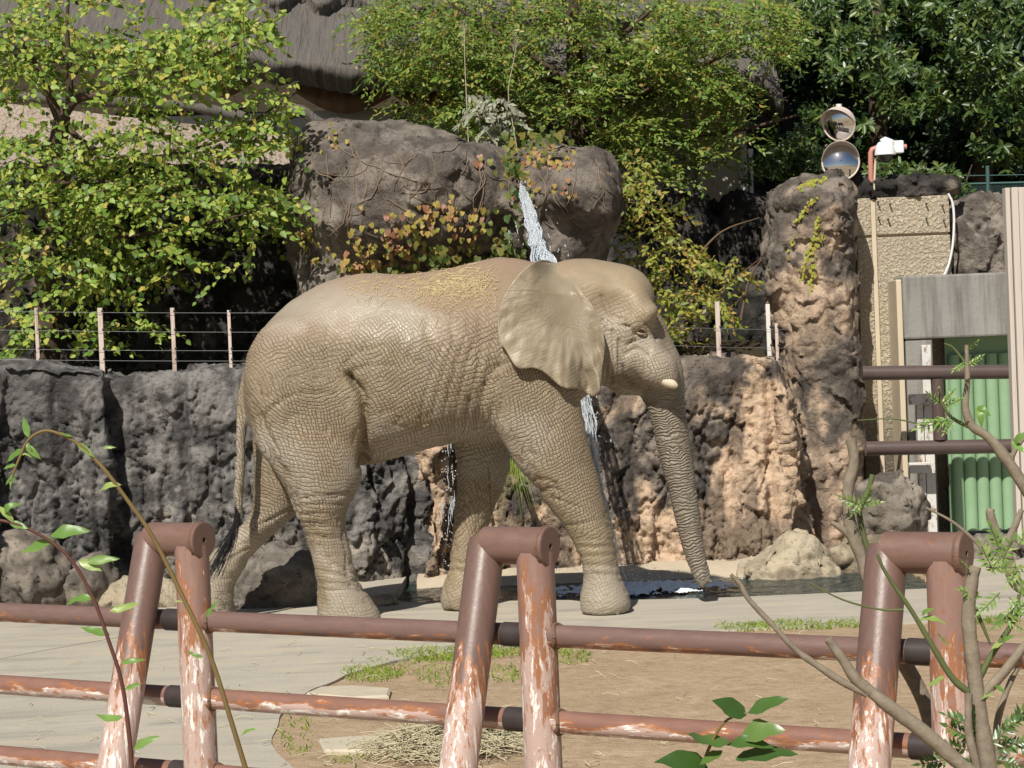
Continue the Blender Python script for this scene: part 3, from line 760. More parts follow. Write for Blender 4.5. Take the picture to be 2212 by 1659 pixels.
# head
EE(1300, 668, 0, 108, 104, .31, .08); EE(1352, 640, 0, 58, 58, .22, .08); EE(1245, 620, 0, 70, 60, .27, .1)
EE(1352, 690, -.2, 58, 62, .14, .09); EE(1352, 690, .2, 58, 62, .14, .09)
EE(1393, 678, -.22, 26, 17, .1, .05, .5); EE(1393, 678, .22, 26, 17, .1, .05, .5)      # brows
EE(1320, 660, -.33, 45, 34, .06, .06, cut=True)                                        # temple hollow
for s in (-1, 1):
    EE(1330, 760, .17*s, 55, 62, .16, .08)
    EF.seg(ex(1388, 768, .15*s), ex(1420, 798, .185*s), 48*u, 41*u, .05)               # tusk sheath
    EF.seg(ex(1420, 800, .19*s), ex(1438, 817, .21*s), 37*u, 21*u, .04)
EF.seg(ex(1315, 770), ex(1350, 815), 62*u, 38*u, .06); EF.seg(ex(1345, 815), ex(1380, 838), 34*u, 17*u, .04)
tk = [(1372, 712, 61), (1398, 760, 55), (1420, 800, 50), (1434, 850, 42), (1447, 915, 37), (1459, 980, 33.5), (1474, 1050, 29), (1486, 1120, 25.5), (1498, 1180, 22), (1509, 1222, 19), (1519, 1250, 16.5)]
tks = spline([(a, b, c) for a, b, c in tk], 4)
for a, b in zip(tks[:-1], tks[1:]):
    EF.seg(ex(a[0], a[1], .03), ex(b[0], b[1], .03), a[2]*u, b[2]*u, .045 if a[1] < 860 else .02, .15, 1.06)
EF.seg(ex(1517, 1245), ex(1537, 1258), 11*u, 5*u, .02); EF.seg(ex(1512, 1245), ex(1517, 1266), 12*u, 7*u, .02)
EE(1383, 722, -.34, 20, 14, .075, .03, cut=True); EE(1340, 770, -.36, 12, 40, .05, .04, cut=True)  # eye socket, cheek groove
# tail
EE(562, 850, 0, 34, 70, .2, .08)
tl = spline([(540, 810, 12), (529, 850, 13), (524, 900, 11), (521, 960, 10), (519, 1020, 9.5), (517, 1070, 9), (519, 1108, 7)], 3)
for a, b in zip(tl[:-1], tl[1:]): EF.seg(ex(a[0], a[1], -.03), ex(b[0], b[1], -.03), a[2]*u, b[2]*u, .03, .12)
# groove in front of the thigh, fold behind the elbow
EF.seg  # (kept smooth: the folds are cut below as displacement)
zz = EF.ax[2].astype(np.float32)[None, None, :]
EF.f = np.maximum(EF.f, -(zz-.004))
v, F = EF.mesh()
v = smooth_verts(v, F, 3, .5); v[:, 2] = np.maximum(v[:, 2], .004)
nrm = vnormals(v, F)
# picture coordinates of every vertex, for the anatomy of the folds
def to_px(v):
    q = v-np.array([0, 0, CAMZ]); dd = q@Fv
    return 1106+FD*(q@Rv)/dd, 829.5-FD*(q@Uv)/dd
ppx, ppy = to_px(v)
ys = v[:, 1]-EY
near = ys < .02
# coordinate along the trunk
tpts = np.array([ex(a[0], a[1]) for a in tks]); tl_ = np.concatenate([[0], np.cumsum(np.linalg.norm(np.diff(tpts, axis=0), axis=1))])
best = np.full(len(v), 9.0); tc = np.zeros(len(v)); inr = np.zeros(len(v))
for k in range(len(tpts)-1):
    a, b = tpts[k], tpts[k+1]; ab = b-a; t = np.clip(((v-a)@ab)/(ab@ab), 0, 1)
    dd = np.linalg.norm(v-a-t[:, None]*ab, axis=1); w = dd < best
    best = np.where(w, dd, best); tc = np.where(w, tl_[k]+t*(tl_[k+1]-tl_[k]), tc)
trunk = sstep(.3, .62, tc)*(ppx > 1385)*(ppy > 800)*(best < .24)
legs = sstep(985, 1090, ppy)*(1-trunk)*(ppx < 1365)
# folds along fore-aft rings at the joints, wrinkles round the shins
disp = np.zeros(len(v))
def ringfold(px, py, sx, slope, depth, w, side):
    msk = (ys < 0) if side < 0 else (ys > 0)
    dy = (ppy-(py+slope*(ppx-px)))+2.5*vnoise(v*7, int(px+py) % 97)
    return -depth*np.exp(-(dy/w)**2)*np.exp(-((ppx-px)/sx)**2)*msk
for a in ((668, 1110, 40, .05), (672, 1128, 38, .1), (690, 1140, 48, .02), (690, 1090, 60, -.04), (700, 1160, 50, .12), (735, 1245, 55, .25), (728, 1262, 45, .12), (735, 1275, 48, .02), (745, 1228, 45, .5), (700, 1070, 60, -.1)):
    disp += ringfold(*a, .016, 3.0, -1)
for a in ((1290, 1165, 50, .0), (1290, 1182, 50, .06), (1293, 1200, 50, -.05), (1295, 1222, 50, .05), (1298, 1240, 50, .0), (1215, 1085, 40, .3), (1255, 1130, 50, -.15)):
    disp += ringfold(*a, .012, 2.8, -1)
for a in ((1006, 1215, 45, 0), (1006, 1232, 45, .1), (590, 1120, 60, -.5), (560, 1135, 60, -.6), (510, 1200, 50, -.5)):
    disp += ringfold(*a, .012, 3.0, 1)
# crease in front of the thigh and at the armpit, skin fold of the flank
def crease(pts, depth, w, side=-1):
    pts = spline(pts, 6); bd = np.full(len(v), 1e3)
    for a, b in zip(pts[:-1], pts[1:]):
        ab = b-a; t = np.clip(((ppx-a[0])*ab[0]+(ppy-a[1])*ab[1])/(ab@ab), 0, 1)
        bd = np.minimum(bd, np.hypot(ppx-a[0]-t*ab[0], ppy-a[1]-t*ab[1]))
    return -depth*np.exp(-(bd/w)**2)*((ys*side) > .1)
disp += crease([(752, 810), (778, 850), (786, 900), (788, 950), (792, 1000)], .07, 7)
disp += crease([(752, 810), (778, 850), (786, 900), (788, 950), (792, 1000)], .03, 20)
disp += crease([(620, 1030), (590, 990), (572, 950), (560, 900)], .02, 8)
disp += crease([(1060, 960), (1040, 900), (1048, 840), (1070, 790)], .016, 13)
disp += crease([(1100, 950), (1130, 1000), (1160, 1045)], .012, 10)
disp += crease([(1165, 1060), (1150, 1010), (1145, 960)], .008, 8)
for k in range(7):
    disp += crease([(905+k*25, 945-k*2), (915+k*25, 870), (935+k*24, 800), (965+k*20, 730)], .009, 3.4)
for a in ([(1298, 700), (1300, 760), (1296, 820)], [(1310, 705), (1313, 760), (1308, 825)], [(1323, 715), (1325, 765), (1320, 830)], [(1337, 735), (1337, 775), (1335, 815)],
          [(1355, 745), (1375, 735), (1395, 745), (1405, 755)], [(1352, 765), (1375, 752), (1400, 768)], [(1300, 690), (1330, 700), (1360, 705)], [(1395, 700), (1408, 712), (1420, 735)],
          [(1345, 790), (1352, 815), (1375, 832), (1400, 838)], [(1350, 700), (1365, 712), (1372, 722)], [(1300, 640), (1320, 680), (1350, 690)]):
    disp += crease(a, .022, 3.2)
for a in ([(1048, 830), (1062, 870), (1058, 915)], [(1030, 845), (1046, 885), (1044, 925)], [(1012, 860), (1028, 895), (1028, 930)], [(1078, 820), (1085, 860), (1078, 905)], [(1066, 800), (1100, 780), (1130, 775)],
          [(800, 985), (860, 968), (920, 950), (990, 930), (1050, 915)], [(810, 960), (870, 940), (930, 925)], [(572, 900), (600, 870), (650, 850), (720, 850)], [(556, 880), (575, 930), (600, 975)], [(760, 800), (800, 790), (850, 790)], [(740, 790), (775, 760), (830, 745)],
          [(1150, 1040), (1175, 1035), (1200, 1045)], [(1165, 1060), (1195, 1055), (1220, 1070)], [(700, 1080), (730, 1075), (760, 1060)]):
    disp += crease(a, .012, 4.0)
# rings of the trunk
tcw = tc+.022*fbm(v*9, 3, 5)+.012*vnoise(v*22, 6)
disp += trunk*.0045*np.sin(tcw*2*math.pi/.036+2.5*np.abs((v[:, 1]-EY)))*(.5+.5*vnoise(v*9, 4))
disp += .006*fbm(v*5, 3, 9)
rd_ = ridged(np.stack([v[:, 0]*7+v[:, 2]*2.2, v[:, 1]*4, v[:, 2]*3-v[:, 0]*1.5], -1)+.6*fbm(v*3, 2, 15)[:, None], 2, 21)
flk = sstep(2.4, 2.1, v[:, 2])*(1-trunk)*sstep(.55, .3, v[:, 0])
disp -= .010*sstep(.55, .95, rd_)*flk
rd_ = ridged(np.stack([v[:, 0]*3, v[:, 1]*3, v[:, 2]*13], -1)+.7*fbm(v*3, 2, 16)[:, None], 2, 22)
disp -= .008*sstep(.6, .95, rd_)*sstep(1.0, .6, v[:, 2])*(1-trunk)
v = v+nrm*disp[:, None]
v[:, 2] = np.maximum(v[:, 2], .004)
# ---------------- ear (a thick rippled sheet that grows out of the head)
def ear(side):
    out = spline([(1238, 606), (1205, 573), (1170, 565), (1132, 586), (1102, 622), (1083, 660), (1076, 700), (1081, 738), (1096, 766), (1120, 786), (1152, 800), (1190, 815), (1224, 832), (1246, 845), (1262, 853), (1278, 852), (1290, 832), (1297, 795), (1301, 758), (1298, 722), (1290, 692), (1276, 664), (1258, 640)], 9)
    n = len(out); c = np.array([1228, 628.0])
    nr = 46; rs = np.linspace(0, 1, nr)
    th = np.arange(n)/n
    pts = []; 
    ang = np.arctan2(out[:, 1]-c[1], out[:, 0]-c[0])
    for r in rs:
        q = c+r*(out-c)
        # small scallops of the lower rim
        low = sstep(700, 790, q[:, 1])
        q = q+(r**6)[None] * 0 if False else q
        q[:, 1] += (r**8)*8.0*low*np.sin(ang*15+.9*np.sin(ang*5)+1)
        back = sstep(1250, 1080, q[:, 0]); down = sstep(640, 850, q[:, 1]); topf = 1-sstep(560, 640, q[:, 1])
        y = -(.405+.185*back-.05*down*(1-back)+.03*np.sin(np.clip((q[:, 1]-580)/270, 0, 1)*math.pi))
        y += topf*(.16*sstep(1150, 1240, q[:, 0])+.02)
        y -= .03*sstep(.75, 1, r)*sstep(1255, 1300, q[:, 0])*sstep(640, 720, q[:, 1])       # front rim curls out
        pts.append(np.stack([q[:, 0], q[:, 1], y], -1))
    pts = np.array(pts)
    w = np.array([[ex(a, b) for a, b in row[:, :2]] for row in pts]); w[..., 1] = EY+pts[..., 2]
    # the ear lies on the shoulder, never inside it
    for a in range(nr):
        if rs[a] < .3: continue
        for b in range(n):
            h_ = bodyBVH.ray_cast(Vector((w[a, b, 0], EY-2, w[a, b, 2])), Vector((0, 1, 0)))[0]
            if h_ is not None: w[a, b, 1] = min(w[a, b, 1], h_.y-.035-.03*rs[a]) if pts[a, b, 1] > 600 else w[a, b, 1]
    ysm = w[..., 1].copy()
    for _ in range(6): ysm[1:-1] = (ysm[:-2]+2*ysm[1:-1]+ysm[2:])/4; ysm = (np.roll(ysm, 1, 1)+2*ysm+np.roll(ysm, -1, 1))/4
    w[..., 1] = np.minimum(ysm, w[..., 1]+.006)
    rr_ = rs[:, None]; an_ = ang[None]+0*rr_; qx, qy = pts[..., 0], pts[..., 1]
    fold = sstep(690, 810, qy)*rr_**1.8*(.25+.75*sstep(1110, 1200, qx))
    ph = an_*15+2.0*np.sin(an_*5)+1.1*np.sin(rr_*5+an_*4)+.8*fbm(w*7, 2, 55)
    tri = np.abs((ph/math.pi) % 2-1)*2-1
    w[..., 1] -= fold*((.03+.025*sstep(1180, 1250, qx))*(tri+.3)+.006*np.sin(an_*47+rr_*4))
    w[..., 1] -= .012*(fbm(w*6, 3, 33)+.3*fbm(w*18, 2, 35))*sstep(.3, .6, rr_)
    back = sstep(1180, 1090, qx)*rr_**3
    w[..., 1] -= back*.003*np.sin(an_*31+2*rr_)
    # the upper root melts into the head
    k_ = sstep(1140, 1225, qx)*(1-sstep(585, 640, qy))
    for a in range(nr):
        for b in range(n):
            if k_[a, b] > .01:
                h_ = bodyBVH.ray_cast(Vector((w[a, b, 0], EY-2, w[a, b, 2])), Vector((0, 1, 0)))[0]
                t_ = h_.y+.03 if h_ is not None else EY
                w[a, b, 1] += k_[a, b]*(t_-w[a, b, 1])
    if side > 0: w[..., 1] = 2*EY-w[..., 1]
    # thickness
    i, j = np.meshgrid(np.arange(nr-1), np.arange(n), indexing='ij'); jn = (j+1) % n
    q1 = np.stack([i*n+j, i*n+jn, (i+1)*n+jn, (i+1)*n+j], -1).reshape(-1, 4)
    fr = w.reshape(-1, 3); tick = (.002+.045*(1-rs)**1.5).repeat(n)
    bk = fr.copy(); bk[:, 1] += (tick+.007)*(-side)*-1 if side > 0 else (tick+.007)
    if side > 0: bk[:, 1] = fr[:, 1]-(tick+.007)
    N = len(fr)
    q2 = q1[:, ::-1]+N
    e = (nr-1)*n+np.arange(n); e2 = (nr-1)*n+(np.arange(n)+1) % n
    q3 = np.stack([e, e2, e2+N, e+N], -1)
    fc = np.concatenate([q1, q2, q3])
    if side < 0: fc = fc[:, ::-1]
    return np.concatenate([fr, bk]), fc
bodyBVH = BVHTree.FromPolygons([tuple(x) for x in v], [tuple(x) for x in F])
ev, ef = ear(-1)
ev2, ef2 = ear(1)
# outward check for the near ear: front sheet must face the viewer
nn = np.cross(ev[ef[0][2]]-ev[ef[0][0]], ev[ef[0][3]]-ev[ef[0][1]])
body_n = len(v)
V = np.concatenate([v, ev, ev2]); FFc = np.concatenate([F, ef+body_n, ef2+body_n+len(ev)])
isear = np.concatenate([np.zeros(body_n), np.ones(len(ev)+len(ev2))])
z0 = np.zeros(len(ev)+len(ev2))
el = empty('elephant', (0.0, EY, 0), 'dusty tan elephant walking past the rock wall with trunk hanging down', 'elephant')
SK = Mat('elephant_skin', .6, .5)
geo = SK.n('NewGeometry'); pos = geo.outputs['Position']
warp = SK.n('TexNoise', {'Vector': pos, 'Scale': 2.6, 'Detail': 1.0}).outputs['Color']
wv = SK.n('VectorMath', operation='MULTIPLY_ADD'); SK.set(wv, 0, warp); SK.set(wv, 1, (.3, .3, .3)); SK.set(wv, 2, pos); wv = wv.outputs[0]
a_ear, a_tr, amt = SK.attr('ear'), SK.attr('trunk'), SK.attr('amt')
jit = SK.n('TexNoise', {'Vector': pos, 'Scale': 11.0, 'Detail': 2.0, 'Roughness': .6}); jx = SK.xyz(jit.outputs['Color'])
fade = SK.noise(pos, 6.5, 2)
def lines(att, j, sharp):
    w = SK.math('FRACT', SK.math('ADD', SK.attr(att), SK.math('MULTIPLY', j, 2.0)))
    t = SK.math('MULTIPLY', SK.math('ABSOLUTE', SK.math('SUBTRACT', w, .5)), 2.0)
    return SK.ramp(t, [(sharp, 0.0), (1.0, 1.0)])           # 1 on the crease
mk = SK.attr('limb')
A = SK.mix(mk, lines('wa', jx[0], .55), lines('wc', jx[0], .55)); B = SK.mix(mk, lines('wb', jx[1], .5), lines('wd', jx[1], .5))
fa = SK.ramp(fade, [(.3, .35), (.55, 1.0)]); fb = SK.ramp(fade, [(.42, 1.0), (.7, .35)])
net2 = SK.voro(SK.coord(vec=wv, scale=(.8, .5, 1.1), rot=(0, R(-18), 0)), 62, rand=.8)
c2 = SK.ramp(net2, [(.0, 0.0), (.16, 1.0)])
lw = SK.noise(SK.coord(vec=wv, scale=(1.0, .5, .22), rot=(0, R(16), 0)), 22, 2, .5)
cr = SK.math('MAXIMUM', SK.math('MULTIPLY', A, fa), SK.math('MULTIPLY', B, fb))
h = SK.math('ADD', SK.math('MULTIPLY', SK.math('SUBTRACT', 1.0, cr), .62), SK.math('ADD', SK.math('MULTIPLY', c2, .16), SK.math('MULTIPLY', lw, .8)))
h = SK.math('MULTIPLY', h, amt)
rg = SK.math('SINE', SK.math('ADD', SK.math('MULTIPLY', SK.attr('tc'), 2*math.pi/.024), SK.math('MULTIPLY', SK.attr('n1'), 4.0)))
h = SK.math('ADD', h, SK.math('MULTIPLY', SK.math('MULTIPLY', rg, .42), a_tr))
gn = SK.noise(pos, 110, 2, .6)
h = SK.math('ADD', h, SK.math('MULTIPLY', gn, .16))
SK.normal(SK.bump(h, 1.0, .0095))
n1, n2, gr, dust = SK.attr('n1'), SK.attr('n2'), SK.attr('grey'), SK.attr('dust')
c = SK.mix(n1, (.222, .166, .102), (.332, .262, .168))
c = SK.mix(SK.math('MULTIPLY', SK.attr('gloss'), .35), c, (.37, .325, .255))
c = SK.mix(SK.math('MULTIPLY', n2, .45), c, (.25, .20, .135))
c = SK.mix(SK.math('MULTIPLY', gr, .5), c, (.40, .36, .30))
c = SK.mix(SK.math('MULTIPLY', dust, .8), c, (.27, .18, .12))
c = SK.mix(SK.math('MULTIPLY', a_ear, .7), c, SK.mix(n1, (.235, .187, .122), (.37, .315, .225)))
c = SK.mix(SK.math('MULTIPLY', a_tr, .8), c, (.19, .165, .128))
c = SK.mix(SK.math('MULTIPLY', SK.attr('wet'), .8), c, (.10, .075, .05))
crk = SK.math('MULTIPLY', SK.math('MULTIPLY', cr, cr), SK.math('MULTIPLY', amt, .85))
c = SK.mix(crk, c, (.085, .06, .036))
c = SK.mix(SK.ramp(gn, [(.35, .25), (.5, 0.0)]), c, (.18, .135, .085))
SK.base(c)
SK.rough(SK.math('ADD', SK.math('MULTIPLY_ADD', SK.attr('gloss'), -.12, .43), SK.math('ADD', SK.math('MULTIPLY', dust, .4), SK.math('MULTIPLY', n2, .12))))
apx, apy = to_px(V)
vn1 = fbm(V*2.2, 4, 3)*.5+.5; vn2 = sstep(.35, .75, fbm(V*8, 4, 4, .6)*.5+.5); vn1 = np.where(isear > .5, np.clip(.5+.6*fbm(V*4.5, 4, 47)+.35*sstep(680, 590, apy), 0, 1), vn1); vg = sstep(.5, .7, fbm(V*1.6, 3, 8)*.5+.5)
dst = np.clip(np.clip((V[:, 2]-2.0)/.55, 0, 1)+(vn1-.5)*1.0, 0, 1)*(1-isear)*sstep(.7, .25, V[:, 0])
tr_all = np.concatenate([trunk, z0])
wl_ = 2.4*fbm(V*1.1, 2, 71); wl2 = 2.4*fbm(V*1.1+7, 2, 72)
pr_ = .028
wa = (V[:, 0]*math.cos(R(28))+V[:, 2]*math.sin(R(28)))/pr_+wl_+.4*V[:, 1]/pr_
wb = (-V[:, 0]*math.sin(R(20))+V[:, 2]*math.cos(R(20)))/(pr_*1.15)+wl2
hip = ex(700, 740); wd = np.hypot(V[:, 0]-hip[0], V[:, 2]-hip[2])/pr_+wl2*.6
wd = np.where(V[:, 0] > -.2, (V[:, 2]-.35*V[:, 0])/pr_+wl2*.6, wd)
wc = (V[:, 0]+.25*V[:, 2]+.8*V[:, 1])/(pr_*.95)+wl_*.6
limb = np.clip(sstep(800, 980, apx)*0+np.maximum(sstep(800, 720, apx)*sstep(760, 860, apy), sstep(1060, 1120, apx)*sstep(700, 800, apy)), 0, 1)
limb = np.maximum(limb, sstep(990, 1040, apy))
eang = np.arctan2(apy-628, apx-1228); erad = np.hypot(apy-628, apx-1228)
ie = isear > .5
wa = np.where(ie, eang*9+1.5*fbm(V*5, 3, 44)+.4*np.sin(erad/25), wa); wb = np.where(ie, erad/60+eang*4+2*fbm(V*4, 3, 45), wb)
am = (1-.93*isear)*(.12+.88*sstep(2.5, 2.0, V[:, 2]))*(1-.6*tr_all)*(1-.3*sstep(.55, .75, V[:, 0]))
am *= 1-.55*sstep(1090, 1220, apy)
am = np.where(ie, .22*sstep(20, 90, erad), am)
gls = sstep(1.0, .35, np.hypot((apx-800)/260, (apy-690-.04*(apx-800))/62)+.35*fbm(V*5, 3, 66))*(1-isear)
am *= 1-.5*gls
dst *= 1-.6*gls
wet = np.maximum(sstep(1.15, .6, np.hypot((apx-1352)/38, (apy-825-.35*(apx-1352))/17)), sstep(1.2, .5, np.hypot((apx-1340)/9, (apy-790)/40))*.7)*(1-isear)*(.6+.4*vn2)
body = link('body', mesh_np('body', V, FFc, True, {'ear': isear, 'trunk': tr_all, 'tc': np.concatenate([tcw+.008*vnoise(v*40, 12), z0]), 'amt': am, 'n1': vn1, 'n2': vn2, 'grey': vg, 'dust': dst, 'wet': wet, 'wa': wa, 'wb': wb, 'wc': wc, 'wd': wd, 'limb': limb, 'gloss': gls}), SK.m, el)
BVH['ele'] = BVHTree.FromPolygons([tuple(x) for x in V], [tuple(x) for x in FFc])
# eye
loc, nor = hit('ele', 1384, 716)
M_eye = simple('eye', (.02, .012, .008), .1, .6, .2)
def ball(c, r, seg=16, ring=10, sc=(1, 1, 1)):
    th = np.linspace(0, math.pi, ring+1); ph = np.arange(seg)*2*math.pi/seg
    v = np.array([[math.sin(t)*math.cos(p), math.sin(t)*math.sin(p), math.cos(t)] for t in th for p in ph])*r*np.array(sc)+c
    i, j = np.meshgrid(np.arange(ring), np.arange(seg), indexing='ij'); k = (j+1) % seg
    return v, np.stack([i*seg+j, (i+1)*seg+j, (i+1)*seg+k, i*seg+k], -1).reshape(-1, 4)
mb = MB(); mb.add(*ball(loc+[0.004, .004, 0], .023)); mb.build('eye', M_eye, el)
ld = SK.m
for dz, b in ((.023, 1), (-.02, -1)):
    pts = [loc+[t*.048, -.016+.02*t*t, dz*(1-t*t*.9)-.012*t] for t in np.linspace(-1, 1, 9)]
    mb = MB(); mb.tube(pts, [.003, .006, .009, .010, .0105, .010, .009, .006, .003], 8); mb.build('eyelid', ld, el)
# tusk stubs
M_tusk = simple('ivory', (.6, .52, .39), .45, .4, .2, 20)
for s in (-1, 1):
    a, b = ex(1426, 820, .27*s), ex(1457, 833, .28*s)
    pts = [a+(b-a)*t for t in np.linspace(0, 1, 7)]
    mb = MB(); mb.tube(pts, [.036, .037, .037, .036, .034, .028, .014], 14); mb.build('tusk', M_tusk, el)
# toenails
M_nail = simple('toenail', (.42, .35, .24), .5, .4, .15, 20)
for px, py, y in ((826, 1322, -.40), (836, 1330, -.30), (812, 1326, -.50), (1350, 1296, -.42), (1356, 1300, -.32), (1334, 1300, -.5)):
    mb = MB(); mb.add(*ball(ex(px-8, py+4, y+.03), .035, 12, 8, (.6, .7, .8))); mb.build('toenail', M_nail, el)
# tuft of the tail
M_hair = simple('tail_hair', (.018, .017, .018), .45, .4, .3)
mb = MB()
for k in range(150):
    a0 = ex(517+rng.normal(0, 3), 1080+rng.uniform(-10, 28), -.03+rng.normal(0, .01))
    L = rng.uniform(.5, 1.0)
    e = [(517, 1108), (508, 1140), (492, 1180), (470, 1225), (448, 1262)]
    off = rng.normal(0, 1, 2)*np.array([9, 6]); pts = [a0]
    for q, (x, y) in enumerate(e):
        t = (q+1)/5*L; xx_ = np.interp(t, np.linspace(.0, 1, 5), [p[0] for p in e]); yy_ = np.interp(t, np.linspace(0, 1, 5), [p[1] for p in e])
        pts.append(ex(xx_+off[0]*t*1.6+rng.normal(0, 1), yy_+off[1]*t, -.03+.08*t*rng.normal(0, .5)))
    mb.tube(np.array(pts), np.linspace(.0022, .0012, 6), 4, False)
mb.build('tail_tuft', M_hair, el)
# straw on the back
M_straw = simple('straw', (.62, .5, .27), .7, .3, .35, 30)
mb = MB()
for k in range(1000):
    if k < 700: x = rng.normal(985, 58); y = rng.normal(614, 26)
    else: x = rng.uniform(740, 1060); y = rng.normal(612, 22)
    l_, n_ = hit('ele', x, y)
    if l_ is None or x > 1075: continue
    t = rng.normal(0, 1, 3); t -= n_*(t@n_); t /= np.linalg.norm(t); w = np.cross(n_, t)
    L = rng.uniform(.008, .04); b = rng.normal(0, .3)
    pts = [l_+n_*(.003+.004*rng.random())+t*L*q+w*L*b*(1-q*q)+n_*.006*(1-q*q) for q in (-1, -.4, .2, 1)]
    mb.tube(pts, .0013, 4, False)
for x in (905, 1170, 1320, 1300, 1330, 1355, 1380, 1390):
    l_, n_ = hit('ele', x, 575 + (25 if x > 1360 else 0))
o = mb.build('straw', M_straw)
tag(o, 'loose yellow straw lying on the elephant\'s back', 'straw', kind='stuff')

# ================================================================== WATERFALL
M_wf = Mat('falling_water', .12, .6); M_wf.base((.86, .92, .97))
M_wf.b.inputs['Transmission Weight'].default_value = .6; M_wf.b.inputs['IOR'].default_value = 1.33
M_wf = M_wf.m
fall = [(1126, 392, 19.75), (1134, 425, 19.35), (1146, 470, 19.05), (1160, 515, 18.85), (1176, 562, 18.7), (1200, 640, 18.52), (1228, 740, 18.38), (1252, 835, 18.28), (1268, 910, 18.22), (1282, 985, 18.17), (1294, 1050, 18.12), (1310, 1120, 18.12), (1328, 1195, 18.15), (1345, 1258, 18.2)]
fp = np.array([P(*a) for a in fall]); fp = spline(fp, 8); nf = len(fp)
fw = np.interp(np.linspace(0, 1, nf), [0, .1, .2, .34, .5, .65, .8, 1], [.02, .05, .085, .1, .09, .07, .05, .07])
mb = MB()
for k in range(230):
    a = rng.uniform(0, .8) if k > 70 else 0; b = min(1, a+rng.uniform(.08, .3) if k > 70 else rng.uniform(.3, .6))
    i0, i1 = int(a*(nf-1)), max(int(b*(nf-1)), int(a*(nf-1))+4); i1 = min(i1, nf-1)
    if i1-i0 < 4: continue
    s = fp[i0:i1+1].copy(); o = rng.uniform(-1, 1); o2 = rng.uniform(-1, 1); t = np.arange(i0, i1+1)/nf
    wob = fbm(np.stack([t*16, t*0+o*1.6, t*0+o2*1.2], -1), 3, 5)
    s[:, 0] += fw[i0:i1+1]*(o*.75+.45*wob); s[:, 1] += fw[i0:i1+1]*.5*(o2+.4*wob)
    L = len(s); r = rng.uniform(.0018, .006)*(1+.9*fbm(np.stack([t*60+k, t*0+5, t*0], -1), 2, k+3))*np.sin(np.linspace(.12, math.pi-.12, L))**.5
    mb.tube(s, np.maximum(r, .0012), 6)
for k in range(520):
    t = rng.random()**.8; i = int(t*(nf-1)); c = fp[i]+rng.normal(0, 1, 3)*[fw[i]*1.1, fw[i]*.7, .03]
    mb.add(*ball(c, rng.uniform(.002, .007), 6, 4, (1, 1, rng.uniform(.8, 2.5))))
c0 = np.array([fp[-1][0], fp[-1][1], -.06]); 
for k in range(500):                       # splash at the foot
    r = abs(rng.normal(0, .2)); a = rng.uniform(0, 2*math.pi); hgt = abs(rng.normal(0, .10))*math.exp(-r*2)
    c = c0+[r*math.cos(a)*1.25+.1, r*math.sin(a)*.7, hgt]
    mb.add(*ball(c, rng.uniform(.002, .006), 6, 4, (1, 1, .9)))
tag(mb.build('waterfall', M_wf), 'thin white waterfall spilling from the big brown rock into the pond', 'waterfall', kind='stuff')
mb = MB()
for k in range(16):
    x = rng.normal(968, 9); y0 = rng.uniform(880, 1120); L = rng.uniform(15, 60)
    pts = [P(x+rng.normal(0, 1.2), y0+q*L, 18.95) for q in np.linspace(0, 1, 5)]
    mb.tube(pts, [.001, rng.uniform(.002, .006), .004, .003, .001], 5)
for k in range(120):
    mb.add(*ball(P(rng.normal(968, 12), rng.uniform(880, 1240), 18.9), rng.uniform(.003, .007), 6, 4))
tag(mb.build('trickle', M_wf), 'broken trickle of water down the wet rock behind the far front leg', 'water', kind='stuff')
# foam on the pond
M_foam = simple('foam', (.78, .83, .86), .45, .4, .15, 30)
nxF, nyF = 190, 100
X, Y = np.meshgrid(np.linspace(c0[0]-.75, c0[0]+1.05, nxF), np.linspace(c0[1]-.6, c0[1]+.5, nyF), indexing='ij')
rr = np.hypot((X-c0[0]-.1)/.62, (Y-c0[1]+.08)/.34)
nz_ = fbm(np.stack([X*9, Y*16, X*0], -1), 4, 91, .6)
k = np.exp(-rr**2*.9)*1.35+nz_*.6-.52
Z = -.056+np.clip(k, -.05, .5)*.07+.035*np.exp(-rr**2*2)*fbm(np.stack([X*30, Y*30, X*0], -1), 3, 92)
i, j = np.meshgrid(np.arange(nxF-1), np.arange(nyF-1), indexing='ij')
q = np.stack([i*nyF+j, (i+1)*nyF+j, (i+1)*nyF+j+1, i*nyF+j+1], -1).reshape(-1, 4)
kk = k.reshape(-1); q = q[(kk[q] > -.02).all(1)]
tag(link('foam', mesh_np('foam', np.stack([X, Y, Z], -1).reshape(-1, 3), q), M_foam), 'white foam where the waterfall strikes the pond', 'foam', kind='stuff')

